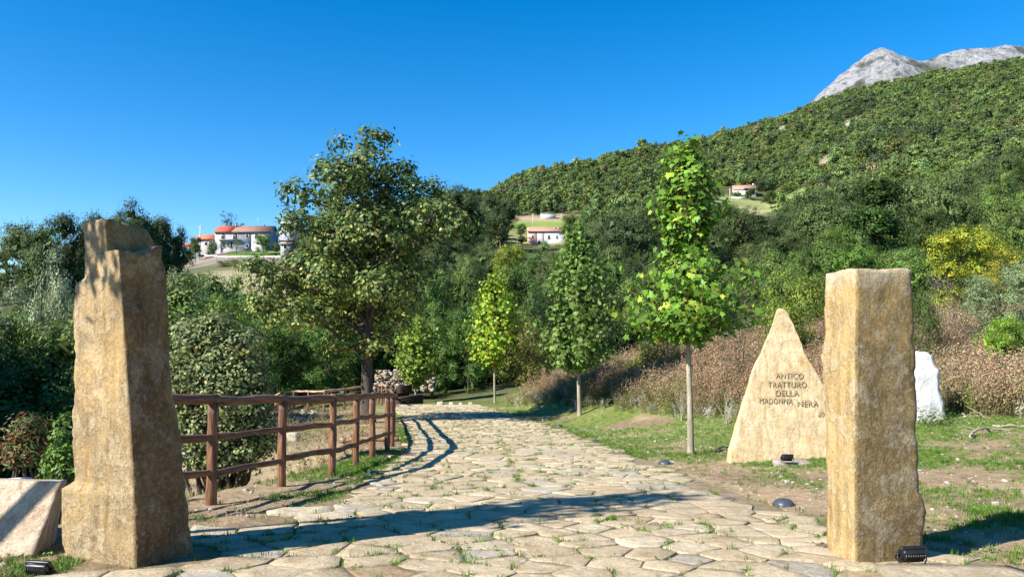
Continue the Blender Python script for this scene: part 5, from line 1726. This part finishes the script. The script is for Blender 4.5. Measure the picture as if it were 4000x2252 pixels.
# ------------------------------------------------------------------ rubble, low walls with shade in their colour
def rubble(name, label, spots, seed, parent=None):
    R = np.random.default_rng(seed)
    mb = MB()
    for (x, y, z, s) in spots:
        v = norm(R.normal(size=(8, 3)))
        base = np.array([[dx, dy, dz] for dx in (-1, 1) for dy in (-1, 1) for dz in (-1, 1)]) * R.uniform(.6, 1.0, (8, 3)) * s * np.array([.55, .5, .4])
        a = R.uniform(0, 6)
        rot = np.array([[math.cos(a), -math.sin(a), 0], [math.sin(a), math.cos(a), 0], [0, 0, 1]])
        c = np.array([(.30, .25, .18), (.25, .20, .13), (.33, .29, .23)][R.integers(0, 3)]) * R.uniform(.8, 1.15)
        mb.add(base @ rot.T + [x, y, z], [[0, 1, 3, 2], [4, 6, 7, 5], [0, 4, 5, 1], [2, 3, 7, 6], [0, 2, 6, 4], [1, 5, 7, 3]], c)
    o = link(name, mb.mesh(name, MAT['rubble']))
    return tag(o, label, 'rubble', kind='stuff')
R_ = np.random.default_rng(91)
sp = []
for k in range(130):
    px = R_.uniform(1045, 1235); py = 1598 + (px - 1045) * .12 + R_.normal() * 13
    p = hit(px, py, 20, 46)
    sp.append((*p, R_.uniform(.10, .34)))
rubble('rubble', 'pale stone rubble on the slope before the looping fence', sp, 92)
sp = []
for k in range(520):
    px, D = R_.uniform(1470, 1700), R_.uniform(57, 61)
    x = (px - 2000) / F * D
    h = R_.uniform(0, 1) ** 1.3 * (1.5 if px < 1580 else .9)
    sp.append((x, D + (1 - h) * -.9, at(px, 1512, D)[2] - .2 + h, R_.uniform(.12, .36)))
rubble('rubble_heap', 'heap of pale field stones behind the smallest plane tree', sp, 93)
for lab, c0, c1, h, d in [('retaining wall coloured dark for shade beyond the end of the log fence', (1560, 1521, 50), (1603, 1510, 51), .5, .3), ('low retaining wall coloured dark for shade left of the smallest plane tree stem', (1560, 1566, 45), (1645, 1556, 47), .55, .35)]:
    a, b = np.array(at(c0[0], c0[1], c0[2])), np.array(at(c1[0], c1[1], c1[2]))
    L = np.hypot(*(b - a)[:2]); rz = math.atan2(b[1] - a[1], b[0] - a[0])
    zc_ = (a[2] + b[2]) / 2
    root = root_at('retaining_wall', ((a[0] + b[0]) / 2, (a[1] + b[1]) / 2, zc_), lab, 'wall')
    root.rotation_euler = (0, 0, rz)
    for q in range(4):
        g = MB(); g.box((0, 0, 0), (L, d, h / 4 - .004), 0, np.array((.5, .42, .36)) * (1 + .1 * (q % 2)))
        link('plank', g.mesh('plank', MAT['wall_shade_tone']), root, (0, .006 * (q % 2), -.3 + h / 4 * (q + .5)))
    g = MB(); g.box((0, .05, h / 2 - .35), (L * .98, d * .6, h * 1.5), 0, (.4, .35, .3)); link('core', g.mesh('core', MAT['wall_shade_tone']), root, (0, .12, -.1))
# ------------------------------------------------------------------ farm buildings far across the valley
def house(name, label, px0, px1, py_base, py_eave, py_ridge, D, depth, wall_cols, roof_col, openings, yaw=0.0, sink=2.0, ridge_in=0.0, roof_cols=None):
    """front wall spans px0..px1 in the photograph at distance D; wall_cols: [(share0, share1, colour)]"""
    x0, x1 = at(px0, py_base, D)[0], at(px1, py_base, D)[0]
    W = x1 - x0
    zb, ze, zr = at(px0, py_base, D)[2], at(px0, py_eave, D)[2], at(px0, py_ridge, D + depth / 2)[2]
    Hh, rise = ze - zb, zr - ze
    root = root_at(name, ((x0 + x1) / 2, D + depth / 2, zb), label, 'house', 'farm buildings across the valley')
    root.rotation_euler = (0, 0, yaw)
    h2 = depth / 2
    for s0, s1, col in wall_cols:
        a, b = -W / 2 + W * s0, -W / 2 + W * s1
        mb = MB()
        V = [(a, -h2, -sink), (b, -h2, -sink), (b, -h2, Hh), (a, -h2, Hh), (a, h2, -sink), (b, h2, -sink), (b, h2, Hh), (a, h2, Hh), (a, 0, Hh + rise - .12), (b, 0, Hh + rise - .12)]
        mb.add(V, [[0, 1, 2, 3], [5, 4, 7, 6], [4, 0, 3, 8, 7], [1, 5, 6, 9, 2], [3, 2, 9, 8], [7, 8, 9, 6]], col)
        link('wall', mb.mesh('wall', MAT['plaster']), root)
    for s0, s1, rc in (roof_cols or [(0, 1, roof_col)]):
        a, b = -W / 2 + W * s0 - (.35 if s0 == 0 else 0), -W / 2 + W * s1 + (.35 if s1 == 1 else 0)
        mb = MB(); o, t = .45, .16
        zo = -o * rise / h2
        V = []
        for x in (a + (ridge_in if s0 == 0 else 0) * 0, b):
            V += [(x, -h2 - o, Hh + zo), (x, 0, Hh + rise), (x, h2 + o, Hh + zo), (x, -h2 - o, Hh + zo + t), (x, 0, Hh + rise + t), (x, h2 + o, Hh + zo + t)]
        V = np.array(V)
        if ridge_in and s0 == 0:
            V[[1, 4], 0] += ridge_in
        mb.add(V, [[3, 9, 10, 4], [4, 10, 11, 5], [0, 1, 7, 6], [1, 2, 8, 7], [0, 6, 9, 3], [2, 5, 11, 8], [0, 3, 4, 1], [1, 4, 5, 2], [6, 7, 10, 9], [7, 8, 11, 10]], rc)
        roof = link('roof', mb.mesh('roof', MAT['tiles']), root)
    for kind, sx, z0, w, h in openings:
        x = -W / 2 + W * sx
        f = MB()
        for bx, bz, bw, bh in ((0, h / 2 + .06, w + .24, .12), (0, -h / 2 - .06, w + .24, .12), (-w / 2 - .06, 0, .12, h), (w / 2 + .06, 0, .12, h)):
            f.box((bx, 0, bz), (bw, .10, bh), 0, (.72, .70, .66))
        fr = link('door' if kind == 'door' else 'window', f.mesh('frame', MAT['plaster']), root, (x, -h2 - .02, z0 + h / 2))
        g = MB(); g.box((0, 0, 0), (w, .04, h), 0, (1, 1, 1)); link('pane', g.mesh('pane', MAT['dark_glass']), fr, (0, -.005, 0))
    return root, W, Hh, rise, roof

WH, PINK, GREY = (.35, .335, .36), (.58, .33, .27), (.52, .51, .52)
root, W, Hh, rise, roof = house('farmhouse', 'long white farmhouse with a bright red and brown tiled roof', 838, 1052, 969, 904, 884, 210, 8,
    [(0, .67, WH), (.67, 1, (.42, .40, .40))], None, [('door', .155, 2.55, 1.0, 1.75), ('door', .375, 2.5, 1.15, 1.75), ('window', .588, 3.0, .75, .95), ('window', .17, .3, .8, 1.2), ('window', .26, .3, .8, 1.2), ('window', .59, .2, .8, .95), ('door', .30, 0, .9, 1.9), ('window', .76, 2.8, .9, 1.2)],
    roof_cols=[(0, .31, (.50, .085, .04)), (.31, 1, (.26, .14, .10))])
g = MB(); g.box((0, 0, .5), (.5, .5, 1.2), 0, (.3, .25, .22)); g.box((0, 0, 1.2), (.65, .65, .12), 0, (.3, .25, .22)); link('chimney', g.mesh('chimney', MAT['plaster']), roof, (-W / 2 + W * .31, -.8, Hh + rise - .4))
g = MB(); g.box((0, 0, .4), (.4, .4, .9), 0, (.15, .13, .13)); link('chimney', g.mesh('chimney', MAT['plaster']), roof, (W / 2 - W * .19, .2, Hh + rise - .3))
g = MB(); g.box((0, 0, 0), (W * .42, .9, .12), 0, (.55, .53, .52))
bal = link('balcony', g.mesh('balcony', MAT['plaster']), root, (-W / 2 + W * .28, -4.5, 2.4))
g = MB()
for i in range(26):
    g.box((-W * .21 + W * .42 * i / 25, -.42, .5), (.03, .03, .95), 0, (.35, .34, .34))
g.box((0, -.42, .97), (W * .42, .05, .05), 0, (.4, .38, .38)); link('railing', g.mesh('railing', MAT['paint']), bal)
g = MB(); g.tube([(0, 0, -.5), (0, 0, 2.6)], .03, 6, (.5, .5, .5)); g.box((0, 0, 2.4), (1.1, .04, .04), 0, (.5, .5, .5)); g.box((0, 0, 2.0), (.8, .04, .04), 0, (.5, .5, .5)); link('aerial', g.mesh('aerial', MAT['paint']), root, (W / 2 - W * .31, .5, Hh + rise))
house('farm_annexe', 'low annexe with an orange tiled roof left of the white farmhouse', 766, 836, 968, 932, 918, 213, 5, [(0, 1, (.40, .36, .35))], (.55, .16, .075), [('window', .55, .8, .8, .9), ('door', .8, 0, .9, 1.9)])
house('grey_house', 'grey house half hidden by the left boughs of the big oak', 1090, 1160, 915, 872, 862, 240, 8, [(0, 1, (.30, .30, .36))], (.42, .40, .42), [('window', .3, 1.6, .9, 1.0)], ridge_in=1.0)
house('farm_shed', 'low grey shed on the slope right of the farmhouse', 1096, 1134, 972, 951, 947, 196, 3, [(0, 1, (.33, .31, .31))], (.36, .28, .25), [('door', .5, 0, .8, 1.1)])
root, W, Hh, rise, roof = house('ruined_farmhouse', 'pink and white farmhouse with a faded tile roof behind the dark plane tree', 2061, 2226, 962, 902, 887, 272, 8,
    [(0, .225, PINK), (.225, .40, (.50, .43, .38)), (.40, 1, (.50, .49, .50))], (.42, .21, .15), [('window', .12, 3.0, .8, 1.0), ('window', .505, 2.7, .8, 1.4), ('window', .695, 2.9, .55, 1.2), ('window', .89, 2.3, .85, 2.0), ('window', .12, .3, .8, 1.0), ('door', .27, 0, .9, 1.9)], ridge_in=1.6)
for sx in (.64, .74):
    g = MB(); g.box((0, 0, .3), (.35, .35, .8), 0, (.6, .55, .5)); g.box((0, 0, .78), (.5, .5, .12), 0, (.5, .3, .2)); link('chimney', g.mesh('chimney', MAT['plaster']), roof, (-W / 2 + W * sx, -1.8, Hh + rise * .55))
root, W, Hh, rise, roof = house('hillside_house', 'small white house with a pale red roof high on the hillside meadow', 2873, 2958, 766, 738, 724, 450, 9, [(0, 1, (.74, .70, .64))], (.46, .24, .18), [('window', .3, 1.2, .9, 1.1), ('door', .6, 0, 1.0, 2.0)], yaw=-.22)
g = MB(); g.box((0, 0, .5), (.8, .8, 1.6), 0, (.6, .57, .53)); link('chimney', g.mesh('chimney', MAT['plaster']), roof, (W / 2 - 1.2, .3, Hh + rise - .3))
# small concrete trough building on the field above the pink farmhouse
a = at(2112, 866, 326); b = at(2171, 866, 326)
root = root_at('concrete_tank', ((a[0] + b[0]) / 2, 327.5, gz((a[0] + b[0]) / 2, 327.5)), 'long grey concrete tank on the field above the pink farmhouse', 'tank')
g = MB(); g.box((0, 0, .5), (b[0] - a[0], 3, 3.0), 0, (.42, .41, .40)); link('tank_body', g.mesh('tank_body', MAT['plaster']), root)
g = MB(); g.box((0, 0, 2.1), (b[0] - a[0] + .3, 3.3, .18), 0, (.5, .49, .47)); link('coping', g.mesh('coping', MAT['plaster']), root)
# garden wall of the hillside house
a, b = at(2857, 782, 436), at(2912, 776, 436)
g = MB(); L = b[0] - a[0]
root = root_at('garden_wall', ((a[0] + b[0]) / 2, 436, gz((a[0] + b[0]) / 2, 436)), 'white garden wall below the hillside house', 'wall')
g.box((0, 0, .3), (L, .3, 1.6), 0, (.7, .68, .64)); link('wall_face', g.mesh('wall_face', MAT['plaster']), root)
g = MB(); g.box((0, 0, 1.14), (L + .1, .4, .09), 0, (.66, .64, .6)); link('coping', g.mesh('coping', MAT['plaster']), root)
# dark lean-to by the pink farmhouse
x = at(2045, 960, 266)[0]
root = root_at('lean_to', (x, 266, gz(x, 266)), 'dark lean-to roof at the left gable of the pink farmhouse', 'shelter')
g = MB(); g.add([(-2.6, -2, 1.9), (2.4, -2, 2.6), (2.4, 2, 3.0), (-2.6, 2, 2.3), (-2.6, -2, 1.75), (2.4, -2, 2.45), (2.4, 2, 2.85), (-2.6, 2, 2.15)], [[0, 1, 2, 3], [7, 6, 5, 4], [0, 4, 5, 1], [1, 5, 6, 2], [2, 6, 7, 3], [3, 7, 4, 0]], (.05, .05, .055)); link('shelter_roof', g.mesh('shelter_roof', MAT['paint']), root)
for dx, dy in ((-2.3, -1.8), (2.2, -1.8), (-2.3, 1.8), (2.2, 1.8)):
    g = MB(); g.tube([(0, 0, -1), (0, 0, 2.0 + (dx > 0) * .6)], .08, 6, (.3, .25, .2)); link('post', g.mesh('post', MAT['paint']), root, (dx, dy, 0))

# road guard rail under the farmhouse
def guard_rail():
    pts = []
    for px, py, D in [(800, 994, 188), (845, 997, 187.5), (885, 1003, 187), (922, 1008, 186.5), (960, 1013, 186), (1000, 1017, 185.5), (1040, 1022, 185), (1080, 1027, 184.5), (1120, 1032, 184)]:
        x = ray(px, py)[0] * D
        pts.append((x, D, max(gz(x, D), at(px, py, D)[2] - .9)))
    root = root_at('guard_rail', pts[0], 'pale guard rail along the road below the farmhouse', 'guard rail')
    o0 = np.array(pts[0])
    for i, p in enumerate(pts):
        g = MB(); g.box((0, 0, .2), (.16, .16, 1.5), 0, (.55, .54, .52)); link('post', g.mesh('post', MAT['paint']), root, np.array(p) - o0)
    for a, b in zip(pts[:-1], pts[1:]):
        a, b = np.array(a) - o0, np.array(b) - o0
        mb = MB()
        sec = [(-.02, .55), (-.08, .62), (-.02, .70), (-.08, .78), (-.02, .86)]
        V = [a + [0, y - .08, z] for y, z in sec] + [b + [0, y - .08, z] for y, z in sec]
        V += [v + np.array([0, .03, 0]) for v in V]
        F1 = [[i, 5 + i, 6 + i, i + 1] for i in range(4)]
        mb.add(V, F1 + [[q + 10 for q in f][::-1] for f in F1] + [[0, 10, 15, 5], [4, 9, 19, 14]], (.62, .60, .57))
        link('rail', mb.mesh('rail', MAT['paint']), root)
guard_rail()

# orange netting at the farm entrance
x = at(733, 965, 204)[0]
root = root_at('safety_barrier', (x, 204, gz(x, 204)), 'orange safety netting at the left end of the farm lane', 'barrier')
zb = at(733, 968, 204)[2] - gz(x, 204)
for i in range(4):
    g = MB(); g.tube([(0, 0, -.3), (0, 0, zb + 1.5)], .05, 6, (.25, .2, .18)); link('post', g.mesh('post', MAT['paint']), root, (-1.2 + i * .8, 0, 0))
g = MB(); g.box((0, 0, 0), (2.5, .05, .95), 0, (.75, .09, .03)); link('net', g.mesh('net', MAT['paint']), root, (0, -.08, zb + .75))

# poles
for lab, px, py0, py1, D, r in [('white post standing left of the tiled farmhouse', 783, 930, 880, 207, .16), ('thin wooden power pole above the pink farmhouse', 2082, 888, 833, 296, .13), ('power pole on the meadow left of the white hillside house', 2851, 800, 735, 418, .17), ('short power pole right of the concrete tank', 2193, 870, 835, 330, .11)]:
    x, _, zt = at(px, py1, D)
    zb = gz(x, D)
    root = root_at('utility_pole', (x, D, zb), lab, 'pole', 'utility poles')
    g = MB(); g.tube([(0, 0, -.3), (0, 0, zt - zb)], [r * 1.1, r * .8], 8, (.55, .52, .47)); link('pole_shaft', g.mesh('pole_shaft', MAT['paint']), root)
    g = MB(); g.box((0, 0, zt - zb - .5), (1.2, .08, .1), 0, (.4, .36, .3)); link('crossarm', g.mesh('crossarm', MAT['paint']), root)

# pale dead stalks standing by the weeds and cut branches on the grass
def dead_plant(label, px, py, h, seed):
    R = np.random.default_rng(seed)
    p = hit(px, py)
    mb = MB()
    for k in range(9):
        a, t = R.uniform(0, 6.28), R.uniform(.05, .35)
        tip = np.array([math.cos(a) * t * h, math.sin(a) * t * h, h * R.uniform(.6, 1.05)])
        P = branch(mb, (R.normal() * .02, R.normal() * .02, -.05), tip, .012, .004, R, .05, 6, 5)
        for q in range(2):
            branch(mb, P[3 + q], P[3 + q] + R.normal(size=3) * .12 + [0, 0, .1], .005, .002, R, .05, 3, 4)
    o = link('dead_plant', mb.mesh('dead_plant', MAT['plane_bark'], True), None, p)
    tag(o, label, 'plant', 'bleached dead plants')
dead_plant('bleached dead plant left of the inscribed stone', 2838, 1655, 1.15, 1)
dead_plant('bleached dead stalks leaning behind the stem of the large plane tree', 2668, 1640, 1.0, 2)
dead_plant('pale dead stalks right of the white boulder', 3838, 1590, .8, 3)
dead_plant('bleached stalks among the weeds just above the white boulder foot', 3750, 1560, 1.0, 4)
for i, (lab, a, b) in enumerate([('bleached cut branch lying on the grass near the right edge', (3790, 1715), (3960, 1680)), ('short cut branch on the grass above the longer one', (3880, 1668), (4010, 1672)), ('dark cut branch beside the green weed right of the white boulder', (3765, 1620), (3850, 1640))]):
    R = np.random.default_rng(50 + i)
    p, q = hit(*a), hit(*b)
    mb = MB()
    P = branch(mb, (0, 0, .03), q - p + [0, 0, .04], .028, .01, R, .02, 9, 6)
    for k in range(5):
        j = R.integers(2, 8); branch(mb, P[j], P[j] + R.normal(size=3) * np.array([.25, .25, .06]) + [0, 0, .05], .010, .004, R, .02, 4, 5)
    tag(link('cut_branch', mb.mesh('cut_branch', MAT['plane_bark'], True), None, p), lab, 'branch', 'cut branches on the grass')
def leafy_weed(label, px, py, wpx, seed, cat='weed'):
    p = hit(px, py); R = np.random.default_rng(seed); s = wpx * p[1] / F
    n = 260
    C = R.normal(size=(n, 3)) * np.array([.32, .32, .16]) * s + [0, 0, .16 * s]
    C[:, 2] = np.abs(C[:, 2]) + .02
    Nn = norm(R.normal(size=(n, 3)) * .6 + [0, 0, .9] + C / s * [1, 1, 0])
    V, Fq, k = leaf_geo(C, Nn, .15 * s * R.uniform(.6, 1.2, n), T_NARROW, R)
    c = np.repeat(np.array([.075, .16, .025]) * (1 + .3 * R.normal(size=n))[:, None], k, 0)
    root = root_at('leafy_weed', p, label, cat, 'leafy green weeds')
    link('leaves', new_mesh('leaves', V, Fq, MAT['leaf'], False, np.clip(c, .01, .5)), root)
    mb = MB()
    for q in range(8): branch(mb, (0, 0, -.02), C[R.integers(0, n)], .006, .003, R, .05, 4, 4)
    link('stem', mb.mesh('stem', MAT['plane_bark']), root)
leafy_weed('bushy green weed at the foot of the white boulder', 3640, 1660, 130, 1)
leafy_weed('bright green nettle clump right of the white boulder', 3880, 1610, 90, 2)
leafy_weed('leafy green clump at the right foot of the tall standing stone', 775, 2035, 60, 3)
leafy_weed('green weed beside the right stones of the far verge', 3720, 1650, 80, 4)

# ------------------------------------------------------------------ closing checks
names = {}
for o in scene.objects:
    if o.parent is None and o.get('label'):
        names.setdefault(o['label'], []).append(o.name)
for k, v in names.items():
    if len(v) > 1: print('SHARED LABEL', k, v)
